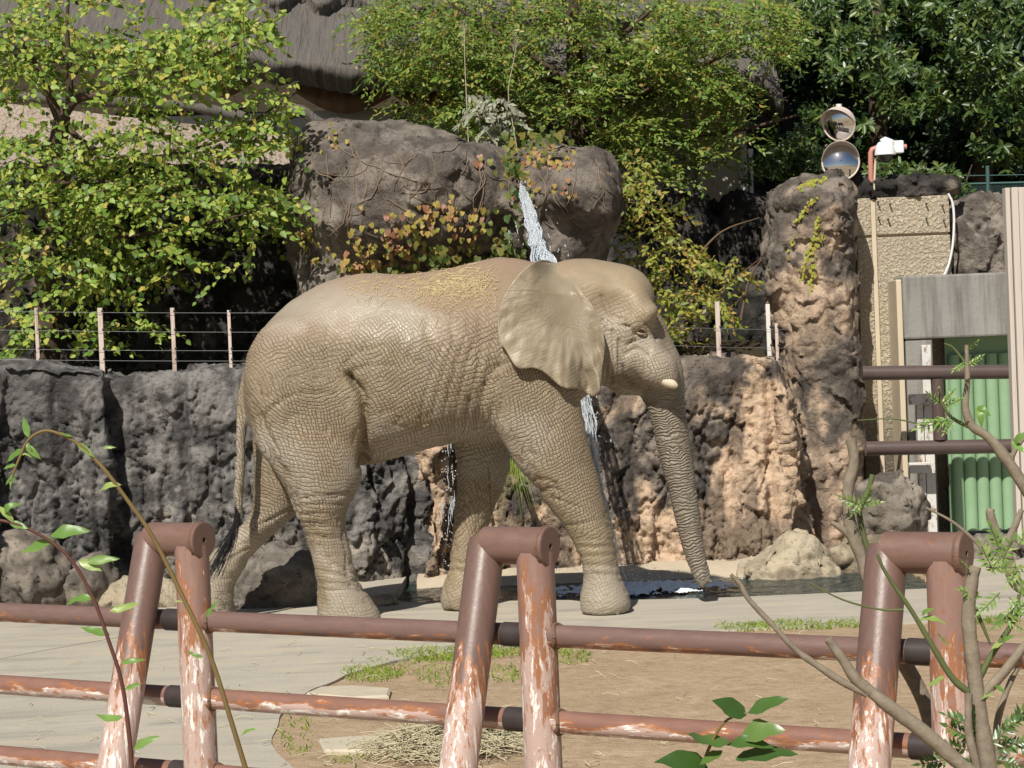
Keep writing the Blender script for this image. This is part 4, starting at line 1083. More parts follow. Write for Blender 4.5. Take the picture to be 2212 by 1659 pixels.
# ================================================================== WIRE FENCES ON THE WALL
M_wpost = Mat('weathered_post', .7, .3); v = M_wpost.coord('World'); n = M_wpost.noise(M_wpost.coord('World', (20, 20, 2)), 1, 4, .6)
M_wpost.base(M_wpost.mix(M_wpost.ramp(n, [(.45, 0.0), (.7, 1.0)]), (.58, .48, .42), (.3, .17, .11))); M_wpost = M_wpost.m
M_wire = simple('wire', (.22, .22, .22), .45, .5, .2, metal=.6)
def wire_fence(posts, wires, Y, label, ext):
    t = empty('wire_fence', (pxX(posts[0][0], Y), Y, 1.8), label, 'wire fence')
    for px, y0, y1, w, mt in posts:
        a, b = P(px, y1+14, Y), P(px, y0, Y); hw = m(w, Y)/2
        c = a[0]+.0
        mb = MB(); mb.box((b[0]-hw, Y-hw*.6, a[2]), (b[0]+hw, Y+hw*.6, b[2])); o = mb.build('post', mt, t, False, .004)
        for wy in wires:
            q = P(px, wy[0], Y); mi = MB(); mi.add(*ball(np.array([b[0]+hw, Y-hw*.6, q[2]]), .012, 8, 6)); mi.build('insulator', M_dark, o)
    for (l, r_) in wires:
        pts = [P(ext[0], l, Y-.03), P((ext[0]+ext[1])/2, (l+r_)/2+1.5, Y-.03), P(ext[1], r_, Y-.03)]
        MB().tube(spline(pts, 8), .0018, 5).build('wire', M_wire, t)
    return t
wire_fence([(78, 665, 800, 8, M_wpost), (216, 665, 806, 11, M_wpost), (372, 665, 800, 9, M_wpost), (494, 670, 804, 7, M_wpost)], [(672, 676), (712, 718), (753, 758), (776, 780)], 19.0, 'electric wire fence with four thin posts on the charcoal wall', (-80, 640))
M_wp2 = simple('post_white', (.66, .63, .58), .6, .3, .15)
wire_fence([(1549, 652, 783, 10, M_wpost), (1658, 657, 786, 9, M_wp2), (1677, 698, 786, 7, M_wpost)], [(706, 712), (746, 752), (776, 782)], 19.65, 'electric wire fence with pale posts on the tan wall beyond the head', (1440, 1700))

# ================================================================== THATCHED HOUSE BEHIND
M_th = Mat('thatch', .95, .1); v = M_th.coord('World', (30, 3, 3)); n = M_th.noise(v, 1, 5, .65); n2 = M_th.noise(M_th.coord('World'), .9, 4)
c = M_th.mix(n, (.07, .063, .058), (.2, .182, .165)); c = M_th.mix(M_th.math('MULTIPLY', n2, .35), c, (.15, .13, .11)); M_th.base(c); M_th.normal(M_th.bump(n, .9, .05)); M_th = M_th.m
house = empty('thatched_house', (pxX(1100, 24.5), 24.5, 4.0), 'building with thick dark thatched roof behind the rocks', 'building')
xs = np.linspace(pxX(-250, 24), pxX(1716, 24), 420); vs = np.linspace(0, 1, 130)
pxs = xs/24*FD+1106
ez = np.array([P(a, b, 24.0)[2] for a, b in zip(pxs, np.interp(pxs, [-250, 300, 430, 560, 640, 700, 830, 1300, 1716], [120, 150, 158, 172, 190, 199, 205, 215, 222]))])
ez = np.convolve(np.pad(ez, 12, mode='edge'), np.ones(25)/25, 'valid')+.30
A, B = np.meshgrid(xs, vs, indexing='ij')
wv = .05*fbm(np.stack([A*1.1, B*0, B*0], -1), 3, 4)+.03*fbm(np.stack([A*4, B*0, B*0+3], -1), 2, 7)
step = np.zeros_like(B)
for s0 in (.2, .42, .66, .85): step += .2*sstep(s0-.012, s0, B+wv)
Yr = 24.0+B*5.2-step*.95; Zr = ez[:, None]+B*3.6+step*.3+.03*fbm(np.stack([A*2, B*6, B*0], -1), 3, 5)+.014*fbm(np.stack([A*22, B*10, B*0], -1), 2, 6)
endr = sstep(pxX(1716, 24)-.35, pxX(1716, 24), A)**2; Zr -= .28*endr
V = np.stack([A, Yr, Zr], -1); nv = len(vs)
# thick eave: roll under
und = [np.stack([xs, 24.02+yy+xs*0, V[:, 0, 2]-zz+.03*fbm(np.stack([xs*6, xs*0+k, xs*0], -1), 2, 8)], -1) for k, (yy, zz) in enumerate(((.02, .08), (.12, .17), (.5, .2), (1.2, .1)))]
V = np.concatenate([np.stack(und[::-1], 1), V], 1); nv = V.shape[1]
i, j = np.meshgrid(np.arange(len(xs)-1), np.arange(nv-1), indexing='ij')
q = np.stack([i*nv+j, (i+1)*nv+j, (i+1)*nv+j+1, i*nv+j+1], -1).reshape(-1, 4)
link('roof', mesh_np('roof', V.reshape(-1, 3), q), M_th, house)
M_plaster = simple('plaster', (.55, .54, .52), .9, .2, .1, 2)
M_beige = simple('beige_plaster', (.6, .5, .38), .9, .2, .12, 3, .006)
M_brown = simple('brown_wood', (.07, .04, .025), .8, .2, .4, 5)
Yh = 25.0
MB().box((pxX(-250, Yh), Yh, 2.5), (pxX(1520, Yh), Yh+.2, 4.75)).build('wall', M_plaster, house, False)
MB().box((pxX(1522, Yh), Yh-.1, 2.5), (pxX(1630, Yh), Yh+.2, 4.75)).build('wall', M_beige, house, False)
for px, w in ((545, 14), (1205, 12), (880, 9), (1612, 12)):
    MB().box((pxX(px, Yh), Yh-.13, 3.0), (pxX(px+w, Yh), Yh-.012, 4.8)).build('pillar', M_brown if px != 1612 else M_plaster, house, False)
# sagging brown curtains below the eave
M_cur = Mat('brown_curtain', .9, .1); v = M_cur.coord('World'); M_cur.base(M_cur.mix(M_cur.noise(M_cur.coord('World', (12, 1, 1)), 1, 4), (.11, .065, .038), (.27, .165, .1))); M_cur = M_cur.m
for xa, xb, t0, t1, sag in ((410, 545, 168, 176, 34), (640, 845, 198, 205, 40), (850, 1020, 203, 206, 34)):
    n = 40; s = np.linspace(0, 1, n); r_ = np.linspace(0, 1, 14)
    Aa, Bb = np.meshgrid(s, r_, indexing='ij')
    pp = np.array([[P(xa+(xb-xa)*a, t0-26+(t1-t0)*a+b*(30+sag*math.sin(a*math.pi)), 24.75-.10*math.sin(b*math.pi)-.03*math.sin(b*9+a*4)-.02*math.sin(a*60+b*3)*(1-b)) for b in r_] for a in s])
    i, j = np.meshgrid(np.arange(n-1), np.arange(13), indexing='ij')
    q = np.stack([i*14+j, (i+1)*14+j, (i+1)*14+j+1, i*14+j+1], -1).reshape(-1, 4)
    link('curtain', mesh_np('curtain', pp.reshape(-1, 3), q), M_cur, house)
# pebbledash wall with thatched coping
M_peb = Mat('pebbledash', .9, .2); v = M_peb.coord('World'); f1 = M_peb.voro(v, 42, 'F1')
M_peb.base(M_peb.mix(M_peb.ramp(f1, [(.35, 0.0), (.8, 1.0)]), M_peb.mix(M_peb.noise(v, 9, 2), (.4, .32, .255), (.54, .46, .39)), (.26, .2, .155)))
M_peb.normal(M_peb.bump(f1, -1.0, .04)); M_peb = M_peb.m
Yq = 22.6
pw = empty('pebbledash_wall', (pxX(350, Yq), Yq, 3.8), 'pink pebbledash wall with dark coping behind the left tree', 'wall')
mb = MB(); ztl = P(0, 205, Yq)[2]; ztr = P(690, 290, Yq)[2]
xa, xb = pxX(-220, Yq), pxX(655, Yq)
mb.add([(xa, Yq, 3.0), (xb, Yq, 3.0), (xb, Yq+.25, 3.0), (xa, Yq+.25, 3.0), (xa, Yq, ztl+.1), (xb, Yq, ztr), (xb, Yq+.25, ztr), (xa, Yq+.25, ztl+.1)], [(0,3,2,1),(4,5,6,7),(0,1,5,4),(1,2,6,5),(2,3,7,6),(3,0,4,7)])
mb.build('face', M_peb, pw, False)
pts = np.array([P(a, b, Yq+.1) for a, b in ((-200, 196), (200, 218), (420, 232), (560, 262), (610, 252), (650, 240), (692, 268))])
pts = spline(pts, 8); mb = MB(); mb.tube(pts, .055+.018*fbm(pts*6, 2, 3), 10); mb.build('coping', M_th, pw)
# white drain pipe at the corner of the house
dp = empty('drain_pipe', P(1622, 400, 23.5), 'slim white pipe standing at the corner of the house', 'pipe')
MB().tube([P(1624, 420, 23.5), P(1621, 330, 23.5)], .022, 10).build('tube', M_white, dp)
MB().tube([P(1621, 334, 23.5), P(1621, 322, 23.5)], .03, 10).build('collar', M_white, dp)

# hillside under the evergreens
xs = np.linspace(-14, 26, 60); ys = np.linspace(25.6, 60, 40); X, Y = np.meshgrid(xs, ys, indexing='ij')
Z = 2.2+.55*(Y-25.6)+.3*fbm(np.stack([X*.5, Y*.5, X*0], -1), 4); i, j = np.meshgrid(np.arange(59), np.arange(39), indexing='ij')
q = np.stack([i*40+j, (i+1)*40+j, (i+1)*40+j+1, i*40+j+1], -1).reshape(-1, 4)
tag(link('hillside', mesh_np('hillside', np.stack([X, Y, Z], -1).reshape(-1, 3), q), M_soil), 'wooded slope rising behind the enclosure', 'hill', kind='structure')
X, Y = np.meshgrid(np.linspace(2.6, 16, 30), np.linspace(22.0, 26, 12), indexing='ij'); Z = 2.95+.1*(Y-21)+0*X-.9*(Y < 22.2)
i, j = np.meshgrid(np.arange(29), np.arange(11), indexing='ij'); q = np.stack([i*12+j, (i+1)*12+j, (i+1)*12+j+1, i*12+j+1], -1).reshape(-1, 4)
tag(link('upper_terrace', mesh_np('upper_terrace', np.stack([X, Y, Z], -1).reshape(-1, 3), q), M_soil), 'dark earth bank behind the panel wall', 'ground', kind='structure')

# ================================================================== LEAVES
def tmpl(v, f): return np.array(v, float), [np.array(x) for x in f]
T_heart = tmpl([(0, 0, 0), (.2, .34, .05), (.58, .29, .03), (1, 0, -.1), (.58, -.29, .03), (.2, -.34, .05), (.4, 0, -.03)], [[(6, 1, 0), (6, 2, 1), (6, 3, 2), (6, 4, 3), (6, 5, 4), (6, 0, 5)]])
T_lance = tmpl([(0, 0, 0), (.4, .24, .04), (1, 0, -.08), (.4, -.24, .04)], [[(0, 2, 1), (0, 3, 2)]])
T_ellip = tmpl([(0, 0, 0), (.3, .17, .05), (.7, .16, .03), (1, 0, -.1), (.7, -.16, .03), (.3, -.17, .05)], [[(0, 3, 2, 1), (0, 5, 4, 3)]])
T_ivy = tmpl([(.04, 0, 0), (-.06, .28, .03), (.2, .47, .0), (.4, .36, .05), (.68, .33, -.02), (1, 0, -.12), (.68, -.33, -.02), (.4, -.36, .05), (.2, -.47, 0), (-.06, -.28, .03), (.38, 0, -.03)], [[(10, k+1, k) for k in range(9)]+[(10, 0, 9)]])
def frames(d, n):
    d = d/(np.linalg.norm(d, axis=1)[:, None]+1e-9); n = n-d*(n*d).sum(1)[:, None]; n = n/(np.linalg.norm(n, axis=1)[:, None]+1e-9)
    return d, np.cross(n, d), n
def scatter(parent, name, T, pos, dr, nr, size, mat, nind=0, stuff='foliage'):
    pos = np.asarray(pos); size = np.asarray(size); x, y, z = frames(np.asarray(dr, float), np.asarray(nr, float))
    n = len(pos); keep = np.ones(n, bool)
    if nind:
        ppx, ppy = to_px(pos); face = np.abs((z*(pos-[0, 0, CAMZ])/np.linalg.norm(pos-[0, 0, CAMZ], axis=1)[:, None]).sum(1))
        sc = size/pos[:, 1]*(.3+face)*((ppx > 10) & (ppx < 2200) & (ppy > 10) & (ppy < 1650))-.0006*(pos[:, 1]-pos[:, 1].min())
        ids = np.argsort(-sc)[:nind]; keep[ids] = False
        mes = []
        for k in range(5):
            tv = T[0].copy(); tv[:, 2] += [0, .04, -.05, .08, -.02][k]*np.sin(tv[:, 0]*3)+[.0, .12, -.12, .06, .1][k]*tv[:, 1]*tv[:, 0]
            me = mesh_np(name, tv, T[1], True, {'rnd': np.full(len(tv), 0.0)}); me.materials.append(mat); mes.append(me)
        off = Vector((0, 0, 0)); qn = parent
        while qn is not None: off += qn.location; qn = qn.parent
        for c, k in enumerate(ids):
            o = bpy.data.objects.new(name, mes[c % 5]); COL.objects.link(o); o.parent = parent
            s = size[k]; M = Matrix(((x[k][0]*s, y[k][0]*s, z[k][0]*s, pos[k][0]-off[0]), (x[k][1]*s, y[k][1]*s, z[k][1]*s, pos[k][1]-off[1]), (x[k][2]*s, y[k][2]*s, z[k][2]*s, pos[k][2]-off[2]), (0, 0, 0, 1)))
            o.matrix_local = M
    w = np.where(keep)[0]
    if len(w) and stuff:
        tv = T[0]; nt = len(tv); s = size[w][:, None, None]
        tw = rng.normal(0, .12, (len(w), 1))
        tz = tv[None, :, 2]+tw*tv[None, :, 1]*1.5+rng.normal(0, .08, (len(w), 1))*np.sin(tv[None, :, 0]*3)
        V = pos[w][:, None]+s*(tv[None, :, 0, None]*x[w][:, None]+tv[None, :, 1, None]*y[w][:, None]+tz[..., None]*z[w][:, None])
        fs = [(f[None]+(np.arange(len(w))*nt)[:, None, None]).reshape(-1, f.shape[1]) for f in T[1]]
        o = link(stuff, mesh_np(stuff, V.reshape(-1, 3), fs, True, {'rnd': rng.random(len(w)).repeat(nt)}), mat, parent)
        o['kind'] = 'stuff'
        return o
def twigs(regions, Yr, L, nl, size, bias, droop=-.25, spread=.8, flat=.35, up=(-.25, -.55, .75), tw=None, ang=55, tier=None, gap=0):
    """sprays of alternate leaves; regions (px, py, rx, ry, count[, Y0, Y1])"""
    pos, dr, nr, sz = [], [], [], []
    gs = rng.integers(1000)
    for rg_ in regions:
        cx, cy, rx, ry, cnt = rg_[:5]; y0, y1 = rg_[5:7] if len(rg_) > 5 else Yr
        for k in range(cnt):
            a = rng.uniform(0, 2*math.pi); r = math.sqrt(rng.random()); px = cx+rx*r*math.cos(a); py = cy+ry*r*math.sin(a); Yy = rng.uniform(y0, y1)
            if tier: qy = py+.12*abs(px-tier[1])+9*math.sin(px/70.0+Yy*5); py += .8*(round(qy/tier[0])*tier[0]-qy)
            if gap and vnoise(np.array([px/gap, py/gap*1.5, Yy*.4]), gs) < -.28: continue
            p = P(px, py, Yy)
            az = rng.uniform(0, 2*math.pi); d = np.array([math.cos(az)+bias*np.sign(px-cx+rng.normal(0, rx*.3)), math.sin(az)*.7-.3, droop+rng.normal(0, .22)]); d /= np.linalg.norm(d)
            Lk = L*rng.uniform(.6, 1.3); n = max(4, int(nl*rng.uniform(.7, 1.2)))
            upv = np.array(up)+rng.normal(0, flat, 3); upv -= d*(upv@d); upv /= np.linalg.norm(upv); sv = np.cross(upv, d)
            t = np.linspace(.1, 1, n); st = p+d*Lk*(t[:, None]-.5)+np.array([0, 0, -1])*(Lk*.35*(t**2)[:, None])
            if tw is not None: tw.append(st)
            sg = np.where(np.arange(n) % 2, 1, -1); aa = math.radians(ang)*(1-.5*t)
            ld = d*np.cos(aa)[:, None]+sv*(sg*np.sin(aa))[:, None]+[0, 0, -.25]+rng.normal(0, .18, (n, 3))
            ln = upv+rng.normal(0, spread*.45, (n, 3))
            pos.append(st); dr.append(ld); nr.append(ln); sz.append(size*rng.uniform(.65, 1.25, n))
    return np.concatenate(pos), np.concatenate(dr), np.concatenate(nr), np.concatenate(sz)
def stems(tw, r, frac=1.0, seg=4):
    mb = MB()
    for s in tw:
        if rng.random() < frac: mb.tube(s, np.linspace(r, r*.4, len(s)), seg, False)
    return mb
M_bark = simple('bark', (.085, .06, .042), .9, .2, .45, 14, .02)
M_twig = simple('twig', (.13, .085, .05), .8, .2, .4, 20)

# ------------------------------------------------------------------ left tree
M_lt = leaf_mat('leaf_lime', [(0.0, (.09, .18, .035)), (.35, (.19, .31, .05)), (.7, (.32, .43, .075)), (.95, (.45, .47, .09)), (1.0, (.5, .38, .09))], .45, .35, .35)
lt = empty('broadleaf_tree', P(118, 800, 20.1), 'yellow green broadleaf tree growing on the charcoal wall, its sprays hanging low', 'tree')
tw = []
regs = [(170, 70, 250, 110, 105), (430, 60, 150, 75, 48), (60, 150, 120, 90, 46), (300, 150, 170, 50, 40), (530, 22, 70, 35, 10), (480, 130, 90, 45, 14),
        (60, 330, 130, 90, 50), (520, 292, 140, 38, 30), (270, 350, 180, 36, 30), (575, 218, 50, 22, 6), (40, 240, 60, 60, 24), (300, 262, 150, 34, 22), (500, 250, 110, 30, 14),
        (130, 430, 180, 70, 62), (420, 400, 190, 40, 42), (550, 438, 100, 26, 22), (380, 530, 170, 46, 44), (130, 560, 170, 66, 64), (520, 480, 90, 25, 12), (300, 595, 140, 32, 26), (60, 620, 80, 40, 16),
        (60, 700, 70, 40, 9, 19.5, 20.2), (180, 700, 110, 36, 10, 19.5, 20.2), (310, 680, 50, 22, 4, 19.5, 20), (40, 775, 60, 20, 6, 19.3, 19.8)]
regs = [r_[:4]+(int(r_[4]*1.9),)+r_[5:] for r_ in regs]
a = twigs(regs, (19.3, 21.2), .5, 13, .07, .55, -.12, .9, .4, (-.2, -.75, .6), tw, tier=(52, 100), gap=70)
scatter(lt, 'leaf', T_heart, *a, M_lt, 300, 'foliage')
stems(tw, .004).build('twigs', M_twig, lt)['kind'] = 'stuff'
tr = MB(); tr.tube(spline([P(100, 830, 20.3), P(105, 640, 20.3), P(115, 450, 20.25), P(125, 320, 20.2), P(135, 250, 20.2)], 5), np.linspace(.13, .075, 21), 12); tr.build('trunk', M_bark, lt)
for path, r0 in (([(132, 265), (110, 215), (95, 170), (60, 110), (20, 40)], .05), ([(134, 255), (165, 215), (215, 205), (290, 190), (400, 150), (520, 90)], .05), ([(150, 235), (150, 150), (145, 60), (150, -40)], .04),
                 ([(118, 400), (180, 390), (300, 400), (450, 400), (640, 350)], .03), ([(112, 480), (220, 510), (350, 500), (500, 470), (640, 425)], .028), ([(108, 560), (200, 590), (320, 600), (420, 590)], .022), ([(116, 420), (60, 440), (0, 470)], .03), ([(135, 270), (220, 330), (330, 340), (480, 300), (640, 200)], .03)):
    pts = spline([P(x, y, 20.2-.25*k/len(path)) for k, (x, y) in enumerate(path)], 5); MB().tube(pts, np.linspace(r0, r0*.25, len(pts)), 8).build('branch', M_bark, lt)

# ------------------------------------------------------------------ centre tree
M_ct = leaf_mat('leaf_zelkova', [(0.0, (.07, .14, .025)), (.4, (.14, .23, .04)), (.75, (.23, .31, .055)), (.95, (.33, .30, .065)), (1.0, (.36, .2, .06))], .4, .4, .33)
ct = empty('zelkova_tree', P(1250, 420, 22.8), 'fine leaved green tree with bronze tinged sprays standing behind the waterfall rock', 'tree')
tw = []
regs = [(1150, 50, 370, 110, 640), (950, 150, 160, 110, 250), (1250, 190, 330, 100, 560), (1500, 110, 220, 110, 360), (1400, 310, 150, 66, 130), (1600, 262, 100, 30, 26), (1080, 250, 150, 50, 130), (1640, 50, 110, 70, 150), (850, 90, 60, 90, 60), (1420, 370, 70, 36, 26), (1600, 320, 80, 22, 14), (800, 30, 60, 40, 20)]
regs = [r_[:4]+(int(r_[4]*1.25),) for r_ in regs]+[(1250, 60, 480, 150, 420, 23.8, 24.8), (1300, 230, 330, 90, 200, 23.6, 24.4)]
a = twigs(regs, (21.6, 24.0), .46, 16, .07, .6, -.10, .6, .2, (-.12, -.45, .8), tw, 58, (34, 1250), 60)
scatter(ct, 'leaf', T_lance, *a, M_ct, 300, 'foliage')
stems(tw, .0035, .6, 3).build('twigs', M_twig, ct)['kind'] = 'stuff'
tr = MB(); tr.tube(spline([P(1260, 520, 23.4), P(1255, 380, 23.3), P(1250, 250, 23.2), P(1240, 100, 23.1), P(1235, -60, 23.0)], 5), np.linspace(.16, .06, 21), 10); tr.build('trunk', M_bark, ct)
for path in ([(1252, 330), (1180, 260), (1080, 200), (950, 150), (830, 110)], [(1252, 300), (1350, 220), (1480, 160), (1620, 90)], [(1254, 380), (1340, 330), (1450, 300), (1600, 280), (1720, 250)], [(1245, 200), (1150, 120), (1050, 60), (950, -10)], [(1245, 180), (1330, 90), (1420, 10)]):
    pts = spline([P(x, y, 23.1-.3*k/len(path)) for k, (x, y) in enumerate(path)], 5); MB().tube(pts, np.linspace(.05, .012, len(pts)), 7).build('branch', M_bark, ct)
# ------------------------------------------------------------------ shrub right of the rock
M_sh = leaf_mat('leaf_shrub', [(0.0, (.14, .2, .03)), (.4, (.27, .32, .05)), (.75, (.42, .42, .07)), (1.0, (.5, .3, .09))], .45, .35, .4)
sh = empty('shrub', P(1480, 800, 20.9), 'loose yellow green shrub in the shade between the waterfall rock and the pillar', 'shrub')
tw = []
a = twigs([(1400, 450, 70, 60, 24), (1375, 390, 40, 50, 18), (1480, 560, 110, 50, 26), (1500, 655, 85, 36, 34, 20.0, 20.5), (1450, 705, 40, 24, 12, 20.0, 20.4), (1560, 600, 60, 40, 12), (1440, 620, 60, 60, 14), (1400, 540, 60, 50, 14)], (20.2, 21.1), .4, 11, .075, .4, -.25, .8, .4, (-.15, -.6, .7), tw, 45)
scatter(sh, 'leaf', T_lance, *a, M_sh, 150, 'foliage'); stems(tw, .0035).build('twigs', M_twig, sh)['kind'] = 'stuff'
for path in ([(1490, 800), (1480, 700), (1500, 620), (1470, 520), (1410, 440)], [(1490, 780), (1530, 680), (1580, 610), (1640, 560)], [(1600, 690), (1620, 600), (1660, 540)], [(1500, 560), (1560, 500), (1640, 470)]):
    pts = spline([P(x, y, 20.8) for x, y in path], 5); MB().tube(pts, np.linspace(.016, .004, len(pts)), 6).build('branch', M_twig, sh)

# ------------------------------------------------------------------ evergreens
M_ev = leaf_mat('leaf_evergreen', [(0.0, (.022, .05, .012)), (.5, (.055, .1, .022)), (.85, (.1, .155, .035)), (1.0, (.17, .21, .05))], .38, .45, .18)
def whorls(regions, size, nl=10, gap=-9.0):
    pos, dr, nr, sz = [], [], [], []
    for cx, cy, rx, ry, cnt, y0, y1 in regions:
        for k in range(cnt):
            a = rng.uniform(0, 2*math.pi); r = math.sqrt(rng.random()); px_, py_ = cx+rx*r*math.cos(a), cy+ry*r*math.sin(a); p = P(px_, py_, rng.uniform(y0, y1))
            if vnoise(np.array([px_/48, py_/40, p[1]*.3]), 77) < gap: continue
            ax = np.array([rng.normal(0, .5)-.1, -.6+rng.normal(0, .4), .45+rng.normal(0, .35)]); ax /= np.linalg.norm(ax)
            for c in range(3):                       # three whorls along a shoot
                q = p-ax*.07*c*rng.uniform(.7, 1.3)+rng.normal(0, .02, 3)
                n = nl//3+1; an = np.arange(n)*2*math.pi/n+rng.uniform(0, 6)
                e1 = np.cross(ax, [0, 0, 1]); e1 /= np.linalg.norm(e1)+1e-9; e2 = np.cross(ax, e1)
                rd = np.cos(an)[:, None]*e1+np.sin(an)[:, None]*e2
                ld = rd+ax*(.5-.25*c)+[0, 0, -.25]+rng.normal(0, .15, (n, 3))
                pos.append(np.repeat(q[None], n, 0)); dr.append(ld); nr.append(ax+rng.normal(0, .25, (n, 3))+[0, 0, .2]); sz.append(size*rng.uniform(.7, 1.25, n))
    return np.concatenate(pos), np.concatenate(dr), np.concatenate(nr), np.concatenate(sz)
for name, lab, base, regs, ni, tpath in (
    ('evergreen_tree', 'dark glossy evergreen tree rising behind the round mirrors', (1900, 400, 26.6), [(1880, 60, 190, 90, 150, 25.2, 28), (1860, 190, 110, 80, 60, 25.2, 28), (1760, 60, 90, 80, 60, 26, 28.5), (1980, 190, 90, 60, 60, 24.6, 26.5), (1780, 250, 90, 70, 40, 26, 28)], 150, [(1905, 420), (1900, 300), (1890, 150), (1900, -20)]),
    ('evergreen_tree', 'dark glossy evergreen tree rising above the steel column and the lintel', (2130, 420, 26.6), [(2140, 70, 110, 100, 110, 25, 27.5), (2120, 180, 110, 60, 70, 25, 27), (2160, 290, 80, 80, 50, 25, 27), (2040, 40, 80, 70, 60, 25, 27), (2230, 160, 60, 150, 40, 25, 27)], 150, [(2120, 420), (2125, 260), (2110, 100), (2120, -20)])):
    t = empty(name, P(*base), lab, 'tree', 'evergreens on the slope'); scatter(t, 'leaf', T_ellip, *whorls([r_[:4]+(int(r_[4]*1.25),)+r_[5:] for r_ in regs], .125, 10, -.14), M_ev, ni, 'foliage')
    pts = spline([P(x, y, base[2]+.3) for x, y in tpath], 6); MB().tube(pts, np.linspace(.14, .06, len(pts)), 8).build('trunk', M_bark, t)
for lab, base, regs in (('glossy evergreen bush at the house corner by the slim white pipe', (1700, 420, 23.6), [(1690, 350, 70, 46, 60, 23.2, 24.2), (1740, 330, 50, 60, 30, 23.2, 24.2)]), ('glossy evergreen bush behind the security camera', (1960, 420, 22.8), [(1930, 380, 60, 30, 40, 22.3, 23), (2010, 385, 60, 24, 34, 22.3, 23)]),
                        ('low evergreen bush beside the chain link fence', (2060, 425, 23.4), [(2055, 405, 34, 20, 16, 23.0, 23.5)])):
    t = empty('evergreen_bush', P(*base), lab, 'bush'); scatter(t, 'leaf', T_ellip, *whorls(regs, .09), M_ev, 40, 'foliage')
    for k in range(3): MB().tube(spline([P(base[0]+k*12-12, base[1]+20, base[2]), P(base[0]+k*26-26, base[1]-30, base[2]), P(base[0]+k*40-40, base[1]-70, base[2])], 4), np.linspace(.02, .006, 9), 6).build('stem', M_bark, t)
# dark foliage mass added behind, so gaps in the evergreens stay shade black
t = whorls([(2000, 100, 330, 180, 620, 28.2, 31), (1950, 330, 320, 90, 240, 27, 30), (2150, 330, 120, 120, 120, 27, 29)], .2)
wood = empty('shade_backing', P(2000, 400, 30), 'dark foliage added behind the evergreens to keep their gaps in shade', 'wood')
o = scatter(wood, 'leaf', T_ellip, *t, leaf_mat('leaf_shade', [(0.0, (.01, .025, .008)), (1.0, (.03, .06, .018))], .4, .3, .1), 0, 'foliage'); wood['kind'] = 'stuff'

# ------------------------------------------------------------------ ivy on the waterfall rock
M_iv = leaf_mat('leaf_ivy_autumn', [(0.0, (.24, .26, .05)), (.35, (.48, .38, .09)), (.65, (.46, .28, .11)), (.85, (.36, .15, .08)), (1.0, (.45, .27, .2))], .55, .3, .35)
M_ivg = leaf_mat('leaf_ivy_green', [(0.0, (.05, .09, .02)), (.6, (.12, .15, .03)), (1.0, (.25, .2, .05))], .5, .3, .3)
M_vine = simple('dry_vine', (.19, .14, .1), .9, .2, .3, 25)
def on_rock(key, px, py, off=.03):
    l, n = hit(key, px, py)
    return (None, None) if l is None else (l+n*off, n)
def ivy(parent, key, regs, size, mat, ni, offs=(.02, .1), stuff='foliage'):
    pos, dr, nr, sz = [], [], [], []
    for cx, cy, rx, ry, cnt in regs:
        for k in range(cnt):
            l, n = on_rock(key, rng.normal(cx, rx*.5), rng.normal(cy, ry*.5), rng.uniform(*offs))
            if l is None: continue
            l = l+np.array([0, -rng.uniform(0, .05), 0])
            pos.append(l); dr.append([rng.normal(0, .35), -.15+rng.normal(0, .2), -1]); nr.append(n*.5+[-.1, -.8, .45]+rng.normal(0, .25, 3)); sz.append(size*rng.uniform(.6, 1.25))
    return scatter(parent, 'leaf', T_ivy, np.array(pos), np.array(dr), np.array(nr), np.array(sz), mat, ni, stuff)
iv = empty('ivy', P(930, 560, 19.8), 'autumn ivy with yellow and orange leaves hanging on the waterfall rock', 'ivy')
ivy(iv, 'upper', [(900, 490, 110, 44, 60), (850, 540, 150, 40, 90), (790, 575, 90, 26, 44), (960, 450, 60, 30, 24), (1020, 480, 70, 40, 20), (1050, 360, 60, 30, 8), (660, 510, 24, 20, 12)], .06, M_iv, 230, (.008, .05))
ivy(iv, 'upper', [(1170, 335, 60, 20, 40), (1215, 352, 50, 20, 26), (1150, 400, 26, 50, 22), (1200, 410, 40, 20, 12), (720, 300, 40, 30, 10)], .042, M_iv, 60, (.01, .03), 'small_foliage')
ivy(iv, 'upper', [(1000, 560, 150, 46, 260), (900, 590, 150, 30, 120), (1090, 520, 60, 50, 70), (1130, 370, 40, 50, 50), (1170, 320, 60, 16, 30)], .07, M_ivg, 40, (.05, .22))
for k in range(95):
    x, y = rng.uniform(660, 1120), rng.uniform(300, 520)
    if k > 75: x, y = rng.uniform(1140, 1330), rng.uniform(320, 430)
    a = rng.normal(1.4, .5); pts = []
    for s in range(rng.integers(8, 22)):
        l, n = on_rock('upper', x, y, .006)
        if l is None: break
        if pts and np.linalg.norm(l-pts[-1]) > .15: break
        pts.append(l); a += rng.normal(0, .25); x += 8*math.cos(a); y += 8*math.sin(a)
    if len(pts) > 4: MB().tube(pts, rng.uniform(.003, .0065), 5).build('vine', M_vine, iv)
ic = empty('ivy', P(1755, 520, 20.2), 'strings of small lime ivy leaves running down the rock pillar', 'ivy')
pos, dr, nr, sz = [], [], [], []
